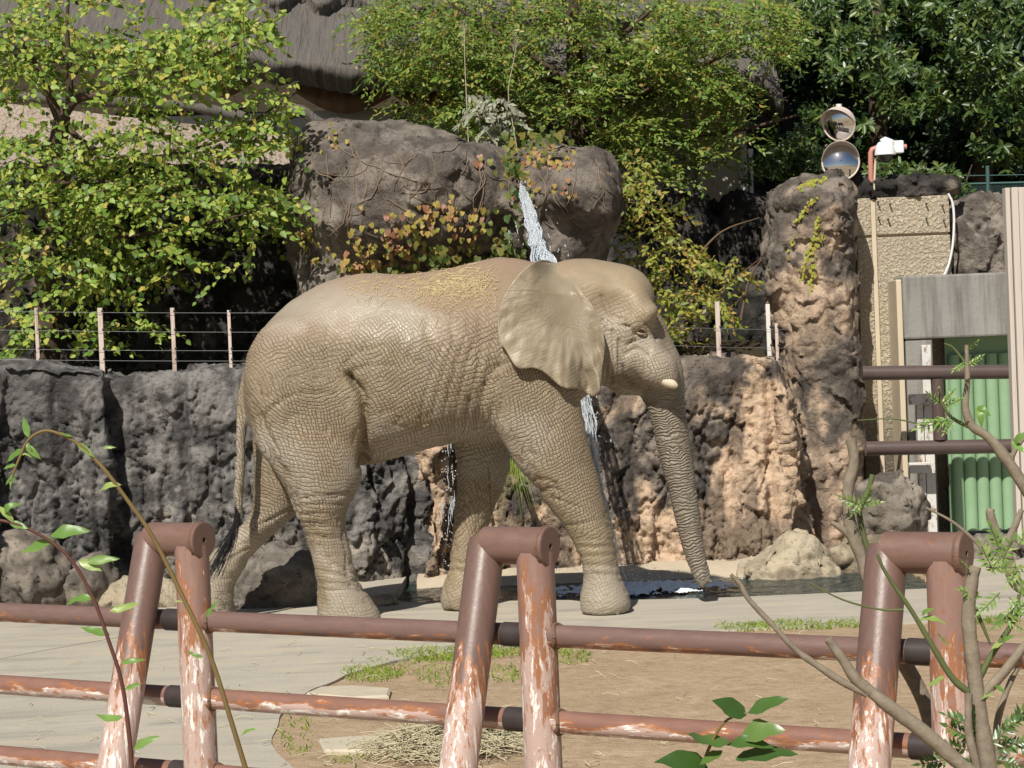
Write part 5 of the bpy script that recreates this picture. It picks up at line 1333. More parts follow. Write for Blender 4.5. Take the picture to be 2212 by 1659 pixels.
for path, cnt in (([(1740, 400), (1760, 392), (1785, 388)], 34), ([(1728, 408), (1745, 402), (1765, 398)], 18), ([(1765, 425), (1750, 440), (1735, 462), (1722, 478)], 32), ([(1768, 465), (1762, 495), (1757, 520), (1745, 550), (1738, 580), (1733, 605)], 50), ([(1760, 520), (1756, 560), (1754, 600), (1750, 632)], 34), ([(1762, 512), (1775, 508)], 6), ([(1720, 505), (1705, 540), (1712, 560)], 7)):
    pp = spline(path, 10)
    for k in range(cnt):
        q = pp[rng.integers(len(pp))]; l, n = on_rock('column', q[0]+rng.normal(0, 3), q[1]+rng.normal(0, 3), rng.uniform(.008, .03))
        if l is None: continue
        pos.append(l); dr.append([rng.normal(0, .5), -.2, -1]); nr.append(n+[-.2, -.5, .4]+rng.normal(0, .25, 3)); sz.append(rng.uniform(.022, .042))
M_lime = leaf_mat('leaf_lime_ivy', [(0.0, (.28, .33, .05)), (.7, (.42, .42, .07)), (1.0, (.45, .28, .07))], .55, .3, .3)
scatter(ic, 'leaf', T_ivy, np.array(pos), np.array(dr), np.array(nr), np.array(sz), M_lime, 190)

# pale shrub and dry reeds on top of the rock
ps = empty('dry_shrub', P(1070, 320, 20.6), 'pale grey leaved shrub drying on top of the waterfall rock', 'shrub')
M_pale = leaf_mat('leaf_pale', [(0.0, (.2, .22, .15)), (.6, (.36, .37, .28)), (1.0, (.45, .42, .33))], .6, .3, .25)
tw = []
a = twigs([(1040, 225, 30, 22, 9), (1080, 240, 30, 26, 10), (1060, 290, 40, 20, 8), (1130, 345, 30, 16, 9), (1015, 240, 14, 10, 3)], (20.2, 20.6), .22, 10, .08, .3, -.5, .8, .5, (-.1, -.6, .6), tw, 40)
scatter(ps, 'leaf', T_lance, *a, M_pale, 90)
for path in ([(1085, 340), (1078, 290), (1070, 230)], [(1045, 340), (1038, 280), (1030, 225)], [(1110, 360), (1100, 300), (1095, 250)]):
    MB().tube(spline([P(x, y, 20.4) for x, y in path], 5), .006, 5).build('stem', M_vine, ps)
M_reed = simple('reed', (.42, .36, .26), .8, .2, .25, 20)
for k, (path, lab) in enumerate((([(1012, 310), (1008, 220), (1004, 130), (1003, 60)], 'tall dry reed stalk with thin plume growing behind the pale shrub'), ([(1120, 340), (1108, 270), (1098, 200), (1108, 140), (1118, 85)], 'leaning dry reed stalk with feathery tip beside the water channel'))):
    rd = empty('reed', P(path[0][0], path[0][1], 20.3), lab, 'reed')
    pts = spline([P(x, y, 20.3) for x, y in path], 6); MB().tube(pts, np.linspace(.006, .003, len(pts)), 5).build('stalk', M_reed, rd)
    mb = MB()
    for q in range(26):
        t0 = pts[-1]-(pts[-1]-pts[-5])*rng.random(); mb.tube([t0, t0+[rng.normal(0, .012), 0, .05], t0+[rng.normal(0, .03), 0, .1]], .0012, 3, False)
    mb.build('plume', M_reed, rd)
# grass tuft hanging from the wet wall behind the front legs
M_grass = leaf_mat('leaf_grass', [(0.0, (.12, .2, .03)), (.6, (.25, .36, .05)), (1.0, (.4, .42, .1))], .5, .3, .35)
def blades(parent, name, items, mat, kind='stuff'):
    V, Fc, rn = [], [], []; n0 = 0
    for p, d, L, w, bend in items:
        d = d/np.linalg.norm(d); s = np.cross(d, [.3, -1, .2]); s /= np.linalg.norm(s)+1e-9
        t = np.linspace(0, 1, 5); c = p+d*L*t[:, None]+np.array(bend)*L*(t**2)[:, None]
        wd = w*(1-t**1.5)+.0003
        V.append(np.stack([c-s*wd[:, None], c+s*wd[:, None]], 1).reshape(-1, 3)); i = np.arange(4)*2+n0
        Fc.append(np.stack([i, i+1, i+3, i+2], -1)); n0 += 10; rn.append(np.full(10, rng.random()))
    o = link(name, mesh_np(name, np.concatenate(V), [np.concatenate(Fc)], True, {'rnd': np.concatenate(rn)}), mat, parent)
    if kind: o['kind'] = kind
    return o
gt = empty('grass_tuft', P(1100, 990, 19.0), 'bright green grass tuft hanging on the wet rock behind the front legs', 'grass')
blades(gt, 'blades', [(P(1108+rng.normal(0, 8), 992+rng.normal(0, 7), 18.95), np.array([rng.normal(0, .4), -.6, .3+rng.normal(0, .3)]), rng.uniform(.15, .45), .004, (rng.normal(0, .1), -.1, -1.1)) for k in range(150)], M_grass)
MB().tube([P(1108, 990, 19.2), P(1108, 996, 18.95)], .03, 8).build('root_clump', M_soil, gt)

# ================================================================== MIRRORS, CAMERA, CHAIN LINK
M_mirr = Mat('mirror', .04, .5); M_mirr.base(M_mirr.mix(M_mirr.noise(M_mirr.coord('World'), 5, 3), (.62, .64, .66), (.72, .73, .74))); M_mirr.b.inputs['Metallic'].default_value = 1.0; M_mirr = M_mirr.m
M_rim = simple('mirror_rim', (.6, .5, .42), .5, .4, .2, 8)
M_hood = simple('mirror_hood', (.55, .47, .42), .5, .4, .2, 8)
def mirror(px, py, Y, rpx, yaw, tilt, label):
    c = P(px, py, Y); r = m(rpx, Y); t = empty('convex_mirror', c, label, 'mirror')
    f = np.array([-math.sin(yaw)*math.cos(tilt), -math.cos(yaw)*math.cos(tilt), -math.sin(tilt)]); e1 = np.cross(f, [0, 0, 1]); e1 /= np.linalg.norm(e1); e2 = np.cross(e1, f)
    if e2[2] < 0: e2 = -e2
    ring = lambda rad, off, an: c+f*off+rad*(np.cos(an)[:, None]*e1+np.sin(an)[:, None]*e2)
    an = np.arange(40)*2*math.pi/40
    mb = MB(); V = [ring(r*s, .055*(1-s*s), an) for s in np.linspace(.03, 1, 12)]; i, j = np.meshgrid(np.arange(11), np.arange(40), indexing='ij'); k = (j+1) % 40
    q = np.stack([i*40+j, i*40+k, (i+1)*40+k, (i+1)*40+j], -1).reshape(-1, 4)
    vv = np.concatenate(V); nn = np.cross(vv[q[0][1]]-vv[q[0][0]], vv[q[0][2]]-vv[q[0][0]])
    mb.add(vv, q if nn@f > 0 else q[:, ::-1]); mb.build('glass', M_mirr, t)
    mb = MB(); a2 = np.linspace(0, 2*math.pi, 41); mb.tube(ring(r*1.02, 0, a2), .008, 8, False); mb.build('rim', M_rim, t)
    mb = MB(); V = [ring(r*1.01, -.03, an), ring(r*.8, -.07, an), ring(r*.05, -.08, an)]; i, j = np.meshgrid(np.arange(2), np.arange(40), indexing='ij'); k = (j+1) % 40
    mb.add(np.concatenate(V), np.stack([i*40+j, i*40+k, (i+1)*40+k, (i+1)*40+j], -1).reshape(-1, 4)); mb.build('back_shell', M_hood, t)
    ah = np.linspace(math.pi*.02, math.pi*.98, 26); mb = MB(); V = [ring(r*1.03, -.03, ah)]
    dpt = .11*np.sin(ah)**.7
    for s in np.linspace(.2, 1, 5): V.append(ring(r*1.03, 0, ah)+f*(dpt*s)[:, None])
    for s in np.linspace(1, .0, 5): V.append(ring(r*1.055, 0, ah)+f*(dpt*s)[:, None])
    i, j = np.meshgrid(np.arange(len(V)-1), np.arange(25), indexing='ij'); mb.add(np.concatenate(V), np.stack([i*26+j, i*26+j+1, (i+1)*26+j+1, (i+1)*26+j], -1).reshape(-1, 4)); mb.build('hood', M_hood, t)
    return t
mirror(1812, 268, 21.0, 36, R(32), R(16), 'upper round convex mirror, tilted towards the yard, with the building reflected')
mirror(1816, 350, 21.0, 39, R(6), R(-9), 'lower round convex mirror just above the rock pillar')
mp = empty('mirror_pole', P(1818, 420, 21.15), 'slim steel pole carrying the two round mirrors', 'pole')
MB().tube([P(1822, 470, 21.2), P(1812, 225, 21.2)], .03, 10).build('tube', M_white, mp)
for py in (268, 350): MB().tube([P(1816, py, 21.2), P(1816, py, 21.06)], .02, 8).build('clamp', M_dark, mp)
M_pink = simple('pink_pipe', (.5, .22, .17), .5, .4, .15)
sc = empty('security_camera', P(1882, 402, 21.1), 'white security camera hanging from a salmon pink pipe on the panel wall', 'camera')
MB().tube([P(1884, 412, 21.1), P(1881, 380, 21.1), P(1881, 330, 21.1), P(1884, 323, 21.1), P(1892, 320, 21.1), P(1925, 319, 21.1), P(1958, 317, 21.1)], .026, 12).build('pipe', M_pink, sc)
MB().tube([P(1884, 410, 21.1), P(1884, 403, 21.1)], .045, 12).build('base_flange', M_pink, sc)
M_cam = simple('camera_white', (.75, .78, .79), .4, .5, .06)
c = P(1912, 328, 21.0); mb = MB(); z = np.array([.105, .09, .06, .0, -.03]); mb.tube([c+[0, 0, a] for a in z], [.03, .065, .085, .1, .102], 20); mb.build('housing', M_cam, sc)
mb = MB(); mb.tube([P(1905, 308, 20.98), P(1912, 303, 20.98), P(1925, 308, 21.0), P(1930, 318, 21.05)], .035, 12); mb.build('arm', M_cam, sc)
c2 = P(1938, 318, 21.05); MB().box(c2-[.05, .06, .06], c2+[.055, .06, .06]).build('junction_box', M_cam, sc, False, .012)
mb = MB(); mb.add(*ball(P(1913, 336, 21.0), .07, 16, 10)); mb.build('lens_dome', simple('smoked_dome', (.05, .05, .055), .05, .6, .1), sc)
MB().tube(spline([P(1888, 410, 21.05), P(1890, 370, 21.05), P(1892, 345, 21.05), P(1899, 336, 21.03)], 5), .012, 8).build('cable', M_trim, sc)
# chain link fence far right
M_teal = simple('teal_steel', (.05, .11, .1), .5, .4, .2)
cl = empty('chain_link_fence', P(2130, 430, 23.8), 'dark teal chain link fence on the bank behind the gate', 'fence')
for px in (2135, 2245): MB().tube([P(px, 440, 23.8), P(px-2, 358, 23.8)], .022, 8).build('post', M_teal, cl)
for a, b in ((398, 392), (380, 376)): MB().tube([P(2070, a, 23.8), P(2300, b, 23.8)], .014 if a > 390 else .006, 6).build('rail', M_teal, cl)
mb = MB()
for k in range(44):
    x = 2060+k*6
    mb.tube([P(x, 398, 23.8), P(x+30, 432, 23.8)], .0025, 3, False); mb.tube([P(x+30, 398, 23.8), P(x, 432, 23.8)], .0025, 3, False)
mb.build('mesh', M_teal, cl)

# ================================================================== PIPE FENCE
def paint(name, top, low, z0, z1, amount, stretch, rust=.5):
    """old pipe paint: brown coat, peeled to pink primer and white filler, rust spots"""
    M = Mat(name, .42, .5)
    v = M.coord('World'); z = M.xyz(v)[2]
    s1 = M.noise(M.coord('World', stretch), 1.0, 5, .7); s2 = M.noise(M.coord('World', tuple(x*2.3 for x in stretch)), 1.0, 4, .65)
    fine = M.noise(v, 45, 3, .7)
    hgt = M.n('MapRange', {'Value': z, 'From Min': z0, 'From Max': z1, 'To Min': 1.0, 'To Max': 0.0}).outputs[0]
    k = M.math('ADD', M.math('MULTIPLY', hgt, amount), s1)
    pr = M.ramp(k, [(.80, 0.0), (.84, 1.0)])
    c = M.mix(s2, tuple(x*.75 for x in top), tuple(min(1, x*1.25) for x in top))
    lc = M.mix(fine, tuple(x*.85 for x in low), low)
    lc = M.mix(M.ramp(s2, [(.55, 0.0), (.58, 1.0)]), lc, (.74, .69, .64))
    lc = M.mix(M.ramp(M.noise(M.coord('World', tuple(x*1.3+.5 for x in stretch)), 1.4, 4, .7), [(.56, 0.0), (.62, .9)]), lc, (.36, .16, .075))
    c = M.mix(pr, c, lc)
    edge = M.ramp(k, [(.74, 0.0), (.79, .9), (.80, .9), (.85, 0.0)])
    c = M.mix(edge, c, (.34, .13, .045))
    c = M.mix(M.math('MULTIPLY', M.ramp(fine, [(.60, 0.0), (.68, 1.0)]), rust), c, (.27, .095, .035))
    M.base(c); M.rough(M.math('MULTIPLY_ADD', pr, .18, M.math('MULTIPLY_ADD', s2, .25, .3))); M.normal(M.bump(M.math('ADD', fine, pr), .25, .004))
    return M.m
TOPC, LOWC = (.15, .09, .072), (.5, .365, .315)
M_brace = paint('paint_brace', TOPC, LOWC, .25, 1.2, .70, (26, 26, 1.6), .3)
M_post = paint('paint_post', (.27, .165, .135), LOWC, -.6, 1.5, 1.1, (20, 20, 4), .4)
M_cross = paint('paint_crossbar', (.17, .10, .078), LOWC, -1, -.5, .0, (5, 5, 18), .45)
fpx = [(-560, 1380), (423, 1390), (1164, 1400), (2053, 1400), (3150, 1400)]
def fdepth(px): return 9.47/(1+.000155*px)
FPs = []
for px, py in fpx:
    p = P(px, py, fdepth(px)); FPs.append(np.array([p[0], p[1], 0]))
ZT, RP, RR = 1.28, .070, .0415
fence = empty('pipe_fence', (0, 7.8, 0), 'peeling brown and pink steel pipe fence with slanted braces in front of the yard', 'fence')
fd = (FPs[3]-FPs[1]); fd /= np.linalg.norm(fd); nv_ = np.array([fd[1], -fd[0], 0])       # towards the visitors
if nv_[1] > 0: nv_ = -nv_
RZ = [.951, .636, .328]
M_rail = [paint('paint_rail_a', (.165, .10, .085), LOWC, .9, .99, .36, (4, 4, 24), .3), paint('paint_rail_b', (.22, .115, .085), LOWC, .58, .7, .58, (4, 4, 20), .3), paint('paint_rail_c', (.22, .115, .085), LOWC, .27, .39, .58, (4, 4, 20), .3)]
M_sleeve = simple('sleeve', (.045, .035, .034), .45, .4, .5, 12)
M_weld = simple('weld', (.17, .1, .065), .8, .3, .4, 40, .006)
for k, p in enumerate(FPs):
    MB().tube([p+[0, 0, -.3], p+[0, 0, ZT-.02]], RP, 28).build('post', M_post, fence)
    a, b = p-fd*.21, p+fd*.06; a = a+[0, 0, ZT]; b = b+[0, 0, ZT]
    o = MB().tube([a, b], RP, 32, False).build('crossbar', M_cross, fence)
    # end plate with the round hole
    e1 = nv_; e2 = np.array([0, 0, 1.0]); an = np.arange(32)*2*math.pi/32
    V = np.concatenate([b+fd*off+r*(np.cos(an)[:, None]*e1+np.sin(an)[:, None]*e2) for r, off in ((RP+.003, -.012), (RP+.003, .006), (RP*.97, .008), (.011, .008), (.010, -.02))])
    i, j = np.meshgrid(np.arange(4), np.arange(32), indexing='ij'); kk = (j+1) % 32
    mb = MB(); mb.add(V, np.stack([i*32+j, i*32+kk, (i+1)*32+kk, (i+1)*32+j], -1).reshape(-1, 4)); mb.build('end_plate', M_cross, o, False)
    mb = MB(); a2 = np.linspace(0, 2*math.pi, 25); mb.tube([b-fd*.012+(RP+.002)*(math.cos(t)*e1+math.sin(t)*e2) for t in a2], .005, 6, False); mb.build('weld_bead', M_weld, o)
    bt = a+nv_*.34*1.45+[0, 0, -1.45-.1]
    MB().tube([a+(a-bt)*.012, a, bt], [RP*.92, RP, RP], 32).build('brace', M_brace, fence)
for k in range(len(FPs)-1):
    p, q = FPs[k], FPs[k+1]; d = (q-p)/np.linalg.norm(q-p)
    for z, mt in zip(RZ, M_rail):
        o = MB().tube([p+d*(RP-.01)+[0, 0, z], q-d*(RP-.01)+[0, 0, z]], RR, 24, False).build('rail', mt, fence)
        MB().tube([q-d*(RP+.075)+[0, 0, z], q-d*(RP-.015)+[0, 0, z]], RR+.004, 24).build('sleeve', M_sleeve, o)
        e1 = np.cross(d, [0, 0, 1.0]); a2 = np.linspace(0, 2*math.pi, 25)
        mb = MB(); mb.tube([p+d*(RP+.004+.02*math.cos(t)**2)+[0, 0, z]+(RR+.002)*(math.cos(t)*e1+math.sin(t)*np.array([0, 0, 1.0])) for t in a2], .008, 6, False); mb.build('weld_bead', M_weld, o)
# chain on the first post
ch = empty('chain', FPs[1]+[0, 0, .33], 'short steel chain slung round the first fence post', 'chain')
M_steel = simple('steel', (.35, .34, .33), .35, .5, .2, metal=.8)
for k in range(9):
    t = -.5+k*.22; c = FPs[1]+[0, 0, .335-.012*k+.05*(k > 5)*(k-5)*.2]+nv_*(RP+.008)*math.cos(t)+fd*((RP+.008)*math.sin(t)+.02*max(0, k-5))
    a2 = np.linspace(0, 2*math.pi, 17); w = np.array([0, 0, 1.0]) if k % 2 else nv_
    tg = fd*math.cos(t)-nv_*math.sin(t)
    mb = MB(); mb.tube([c+tg*.017*math.cos(s)+w*.009*math.sin(s) for s in a2], .0033, 6, False); mb.build('link', M_steel, ch)

# ================================================================== YARD DETAILS
mb = MB()
gr_items = []
for cx, cy, rx, ry, cnt in ((960, 1412, 120, 14, 700), (800, 1455, 70, 16, 300), (1090, 1405, 50, 14, 220), (1230, 1415, 50, 20, 160), (880, 1440, 140, 22, 160), (950, 1462, 50, 20, 90), (1600, 1354, 60, 8, 220), (1710, 1350, 110, 9, 520), (1840, 1346, 60, 8, 200), (640, 1580, 40, 50, 80), (1090, 1455, 40, 20, 90), (2140, 1340, 60, 6, 120), (760, 1625, 60, 25, 40)):
    for k in range(cnt):
        a = rng.uniform(0, 2*math.pi); r = math.sqrt(rng.random()); p = G(cx+rx*r*math.cos(a), cy+ry*r*math.sin(a)); p[2] = -.01
        gr_items.append((p, np.array([rng.normal(0, .5), rng.normal(0, .5), 1]), rng.uniform(.02, .075), rng.uniform(.0015, .004), (rng.normal(0, .4), rng.normal(0, .4), -.3)))
o = blades(None, 'grass', gr_items, M_grass); tag(o, 'sparse short grass growing along the edge of the concrete', 'grass', kind='stuff')
def hay(name, cx, cy, sx, sy, hgt, cnt, label, cat, kind=None, L=(.06, .2)):
    mb = MB(); c = G(cx, cy)
    for k in range(cnt):
        r = rng.normal(0, 1, 2)*.5; p = c+[r[0]*sx, r[1]*sy, 0]; hh = hgt*math.exp(-(r@r)*1.6)*rng.random()**.6
        a = rng.uniform(0, 2*math.pi); d = np.array([math.cos(a), math.sin(a), rng.normal(0, .25)]); s = np.array([-d[1], d[0], 0])
        l = rng.uniform(*L); b = rng.normal(0, .35)
        pts = np.array([p+[0, 0, hh+.008]+d*l*q+s*l*b*(1-q*q)+[0, 0, l*.18*(1-q*q)] for q in (-1, -.4, .2, .6, 1)]); pts[:, 2] = np.maximum(pts[:, 2], .002)
        mb.tube(pts, rng.uniform(.0015, .003), 4, False)
    return tag(mb.build(name, M_hay), label, cat, kind=kind)
M_hay = simple('hay', (.5, .45, .3), .8, .2, .3, 20)
hay('hay_pile', 965, 1622, .34, .28, .15, 800, 'heap of pale hay on the soil behind the middle brace', 'hay')
hay('straw_litter', 1300, 1560, 5.5, 3.0, .0, 260, 'stray straw stalks scattered over the bare soil', 'straw', 'stuff', (.02, .06))
hay('straw_litter', 300, 1520, 3.5, 3.5, .0, 120, 'stray straw stalks scattered over the concrete', 'straw', 'stuff', (.02, .06))
M_slab = simple('slab', (.48, .42, .32), .9, .2, .2, 6, .006)
for pts, lab in (([(690, 1487), (760, 1484), (845, 1490), (840, 1506), (760, 1510), (660, 1500)], 'flat concrete slab sunk in the soil near the curved apron edge'), ([(688, 1600), (760, 1594), (835, 1592), (850, 1604), (800, 1625), (700, 1624)], 'flat concrete slab sunk in the soil beside the hay')):
    V = [G(x, y) for x, y in pts]; n = len(V); V = np.array(V); c = V.mean(0)
    b = np.concatenate([V+[0, 0, -.08], V+[0, 0, .0], (V-c)*.94+c+[0, 0, .012]]); i = np.arange(n); j = (i+1) % n
    mb = MB(); mb.add(b, np.concatenate([np.stack([i, j, j+n, i+n], -1), np.stack([i+n, j+n, j+2*n, i+2*n], -1)])); mb.add(np.concatenate([b[2*n:], [c+[0, 0, .013]]]), np.stack([i, j, np.full(n, n)], -1))
    tag(mb.build('paving_slab', M_slab, None, False), lab, 'slab')

# ================================================================== FOREGROUND PLANTS
M_fl = leaf_mat('leaf_fore', [(0.0, (.12, .24, .05)), (.6, (.2, .33, .08)), (1.0, (.33, .42, .13))], .38, .4, .3)
M_fd = leaf_mat('leaf_dark', [(0.0, (.035, .085, .02)), (.6, (.065, .14, .03)), (1.0, (.12, .2, .05))], .32, .5, .2)
def long_leaf(n=9):
    t = np.linspace(0, 1, n); w = .17*np.sin(np.pi*t**.85)**.9*(1-.25*t); w[0] = .004; w[-1] = 0.0
    v = []; f = []
    for k in range(n): v += [(t[k], w[k], .05*w[k]/.17-.14*t[k]**2), (t[k], 0, -.14*t[k]**2), (t[k], -w[k], .05*w[k]/.17-.14*t[k]**2)]
    for k in range(n-1): f += [(3*k+1, 3*k+4, 3*k+3, 3*k), (3*k+2, 3*k+5, 3*k+4, 3*k+1)]
    return tmpl(v, [f])
T_long = long_leaf()
def leaf_obj(parent, p, tip, wid, mat, nor=(-.2, -.7, .6), T=T_long):
    x = np.array(tip)-p; L = np.linalg.norm(x); x /= L; z = np.array(nor, float)+rng.normal(0, .15, 3); z -= x*(z@x); z /= np.linalg.norm(z); y = np.cross(z, x)
    tv = T[0].copy(); tv[:, 1] *= wid*rng.uniform(.85, 1.15); tv[:, 2] += rng.normal(0, .09)*np.sin(tv[:, 0]*3.5)+rng.normal(0, .15)*tv[:, 1]+.03*np.sin(tv[:, 0]*14+rng.uniform(0, 6))*np.sign(tv[:, 1]); tv[:, 1] += rng.normal(0, .05)*tv[:, 0]**2
    V = p+L*(tv[:, :1]*x+tv[:, 1:2]*y+tv[:, 2:]*z)
    me = mesh_np('leaf', V, T[1], True, {'rnd': np.full(len(V), 0.0)}); return link('leaf', me, mat, parent)
YF = 6.3
def vine(path, lab, mat, r0, r1, leaves, cat='shoot'):
    t = empty('vine_shoot', P(path[0][0], path[0][1], YF), lab, cat)
    pts = spline([P(x, y, YF) for x, y in path], 8); MB().tube(pts, np.linspace(r0, r1, len(pts)), 8).build('stem', mat, t)
    for (x, y, tx, ty, w) in leaves: leaf_obj(t, P(x, y, YF), P(tx, ty, YF-.01*(tx-x)/30), w, M_fl)
    return t
M_st1 = simple('stem_olive', (.17, .12, .045), .6, .3, .3, 10); M_st2 = simple('stem_red', (.11, .045, .035), .6, .3, .3, 10)
vine([(560, 1760), (530, 1659), (500, 1560), (455, 1420), (400, 1300), (330, 1160), (275, 1080), (222, 1010), (170, 960), (130, 938), (95, 931), (62, 950), (42, 990), (28, 1025)], 'arching olive vine shoot with pale leaves in front of the fence', M_st1, .008, .0035,
     [(62, 945, 48, 900, 1.2), (125, 935, 160, 942, 1), (165, 955, 205, 985, 1), (222, 968, 250, 966, .9), (60, 955, 68, 990, 1), (58, 960, 84, 995, 1), (50, 970, 8, 998, 1), (45, 985, 70, 985, .9), (35, 1005, 4, 1010, 1), (262, 1047, 208, 1060, .9), (30, 1022, 8, 1050, .9), (28, 1025, 34, 1046, .8), (25, 1030, 18, 1056, .8), (445, 1335, 470, 1295, .8), (440, 1420, 400, 1405, .6), (490, 1490, 496, 1478, .7), (520, 1590, 556, 1568, .9), (400, 1300, 372, 1296, .5)])
vine([(290, 1760), (285, 1659), (276, 1560), (262, 1470), (235, 1385), (200, 1290), (150, 1205), (85, 1155), (20, 1128), (-40, 1120)], 'drooping dark red vine shoot with glossy green leaves in front of the fence', M_st2, .007, .004,
     [(110, 1158, 190, 1140, 1.1), (115, 1165, 40, 1188, 1.0), (170, 1212, 220, 1228, 1.2), (185, 1215, 255, 1202, 1), (205, 1295, 135, 1300, .9), (235, 1320, 300, 1300, .9), (238, 1372, 170, 1352, 1), (262, 1432, 312, 1428, .9), (268, 1490, 305, 1475, .9), (265, 1550, 205, 1538, 1), (288, 1620, 340, 1585, 1.1), (30, 1130, -10, 1090, 1), (20, 1128, 60, 1140, 1.2), (10, 1110, 42, 1085, 1.1), (0, 1130, -30, 1160, 1)])
# broad leaved sprout at the bottom
sp = empty('sapling', P(1560, 1760, 6.0), 'broad leaved green sapling in front of the lower rail', 'sapling')
stp = spline([P(1480, 1780, 6.0), P(1505, 1700, 6.0), P(1530, 1620, 6.0), P(1565, 1560, 6.0), P(1612, 1540, 6.0)], 6); MB().tube(stp, np.linspace(.006, .003, len(stp)), 8).build('stem', M_st1, sp)
for a in ((1612, 1545, 1546, 1508, 1.25), (1615, 1540, 1700, 1504, 1.05), (1580, 1600, 1482, 1572, 1.1), (1600, 1595, 1690, 1568, 1.2), (1570, 1610, 1670, 1610, .9), (1590, 1640, 1720, 1612, 1.1), (1560, 1620, 1510, 1645, 1.1), (1530, 1660, 1420, 1632, 1.2), (1530, 1670, 1440, 1680, 1.2), (1560, 1660, 1640, 1690, 1)):
    leaf_obj(sp, P(a[0], a[1], 6.0), P(a[2], a[3], 5.95), a[4]*1.35, M_fd, (-.1, -.55, .75))
# bare pruned shrub on the right with feathery new leaves
M_gb = Mat('grey_bark', .85, .2); v = M_gb.coord('World'); n = M_gb.noise(v, 30, 4, .6); M_gb.base(M_gb.mix(n, (.12, .095, .07), (.33, .28, .21))); M_gb.normal(M_gb.bump(n, .7, .006)); M_gb = M_gb.m
M_gt = simple('green_twig', (.10, .12, .045), .6, .3, .3, 12)
Z3 = lambda x, y: (1520.7+x*.375, 1036.8+y*.375)
def shrub_branch(t, path, r0, r1, mat, Y, conv=True):
    pts = spline([P(*(Z3(x, y) if conv else (x, y)), Y) for x, y in path], 6)
    rr = np.linspace(r0, r1, len(pts))*(1+.10*fbm(np.stack([np.arange(len(pts))*.35, np.zeros(len(pts)), np.full(len(pts), r0*900)], -1), 2))
    return MB().tube(pts, rr, 9).build('branch', mat, t)
def pinnate(t, px, py, tx, ty, Y, mat, pairs=6, w=.34):
    a, b = P(px, py, Y), P(tx, ty, Y-.02); d = b-a; L = np.linalg.norm(d); d /= L; nrm_ = np.array([-.2, -.8, .5])+rng.normal(0, .3, 3); s = np.cross(nrm_, d); s /= np.linalg.norm(s)
    st_ = MB().tube([a, (a+b)/2+[0, 0, -.02*L], b], .0016, 5).build('leaf_stalk', M_gt, t)
    for k in range(pairs):
        q = a+(b-a)*((k+.6)/(pairs+.4)); ll = L*w*(1-.45*abs(k/(pairs-1)-.35))
        for sg in (-1, 1): leaf_obj(st_, q, q+(d*.65+s*sg*.8+rng.normal(0, .1, 3))*ll, .8, mat, nrm_, T_lance2)
    leaf_obj(st_, b, b+d*L*w*.9, .8, mat, nrm_, T_lance2)
T_lance2 = tmpl([(0, 0, 0), (.35, .24, .04), (1, 0, -.1), (.35, -.24, .04), (.4, 0, -.01)], [[(0, 4, 1), (4, 2, 1), (0, 3, 4), (4, 3, 2)]])
ts = empty('pruned_shrub', P(2140, 1780, 6.0), 'pruned grey shrub with feathery new leaves in front of the last fence brace', 'shrub')
Y1 = 5.9
shrub_branch(ts, [(1660, 1850), (1640, 1650), (1590, 1350), (1545, 1000), (1525, 780), (1545, 580), (1565, 500)], .026, .016, M_gb, Y1)
shrub_branch(ts, [(1620, 1760), (1480, 1640), (1250, 1440), (1100, 1330), (960, 1220), (870, 1140), (790, 1020), (715, 915)], .022, .012, M_gb, Y1-.1)
shrub_branch(ts, [(940, 1235), (800, 1165), (640, 1060), (520, 970), (400, 840), (260, 690), (210, 600), (155, 545)], .011, .005, M_gb, Y1-.1)
shrub_branch(ts, [(1520, 1220), (1430, 1140), (1330, 980), (1200, 760), (1050, 540), (1000, 430)], .010, .004, M_gt, Y1)
shrub_branch(ts, [(1545, 1220), (1650, 1020), (1790, 800), (1815, 660)], .010, .005, M_gt, Y1)
shrub_branch(ts, [(1600, 1250), (1750, 1080), (1843, 960), (1920, 900)], .015, .011, M_gb, Y1)
shrub_branch(ts, [(1525, 1230), (1525, 1450), (1570, 1650), (1590, 1800)], .011, .012, M_gb, Y1-.05)
shrub_branch(ts, [(1690, 1600), (1690, 1400), (1750, 1200), (1810, 1080)], .011, .007, M_gb, Y1+.1)
shrub_branch(ts, [(1900, 660), (1790, 580), (1740, 400), (1690, 310), (1650, 200), (1655, 165)], .021, .010, M_gb, Y1+.2)
shrub_branch(ts, [(1740, 380), (1780, 290), (1830, 170)], .013, .008, M_gb, Y1+.2)
shrub_branch(ts, [(1280, 160), (1430, 240), (1560, 350), (1620, 430)], .003, .006, M_gb, Y1+.1)
shrub_branch(ts, [(605, 592), (800, 690), (1010, 745), (1150, 748)], .002, .0035, M_gt, Y1)
shrub_branch(ts, [(1560, 735), (1610, 850), (1650, 950)], .007, .003, M_gt, Y1)
shrub_branch(ts, [(2300, 1200), (2250, 1110), (2180, 1000), (2135, 945), (2100, 920), (2086, 880), (2090, 820), (2088, 745)], .021, .006, M_gb, Y1+.25, False)
shrub_branch(ts, [(2110, 930), (2060, 905), (2040, 880), (2030, 862)], .006, .004, M_gt, Y1+.25, False)
shrub_branch(ts, [(2180, 1000), (2200, 960), (2230, 930)], .009, .006, M_gb, Y1+.25, False)
shrub_branch(ts, [(2090, 790), (2060, 752), (2040, 742)], .004, .002, M_gt, Y1+.25, False)
shrub_branch(ts, [(2000, 920), (1930, 905), (1852, 908)], .0025, .0015, M_gt, Y1+.25, False)
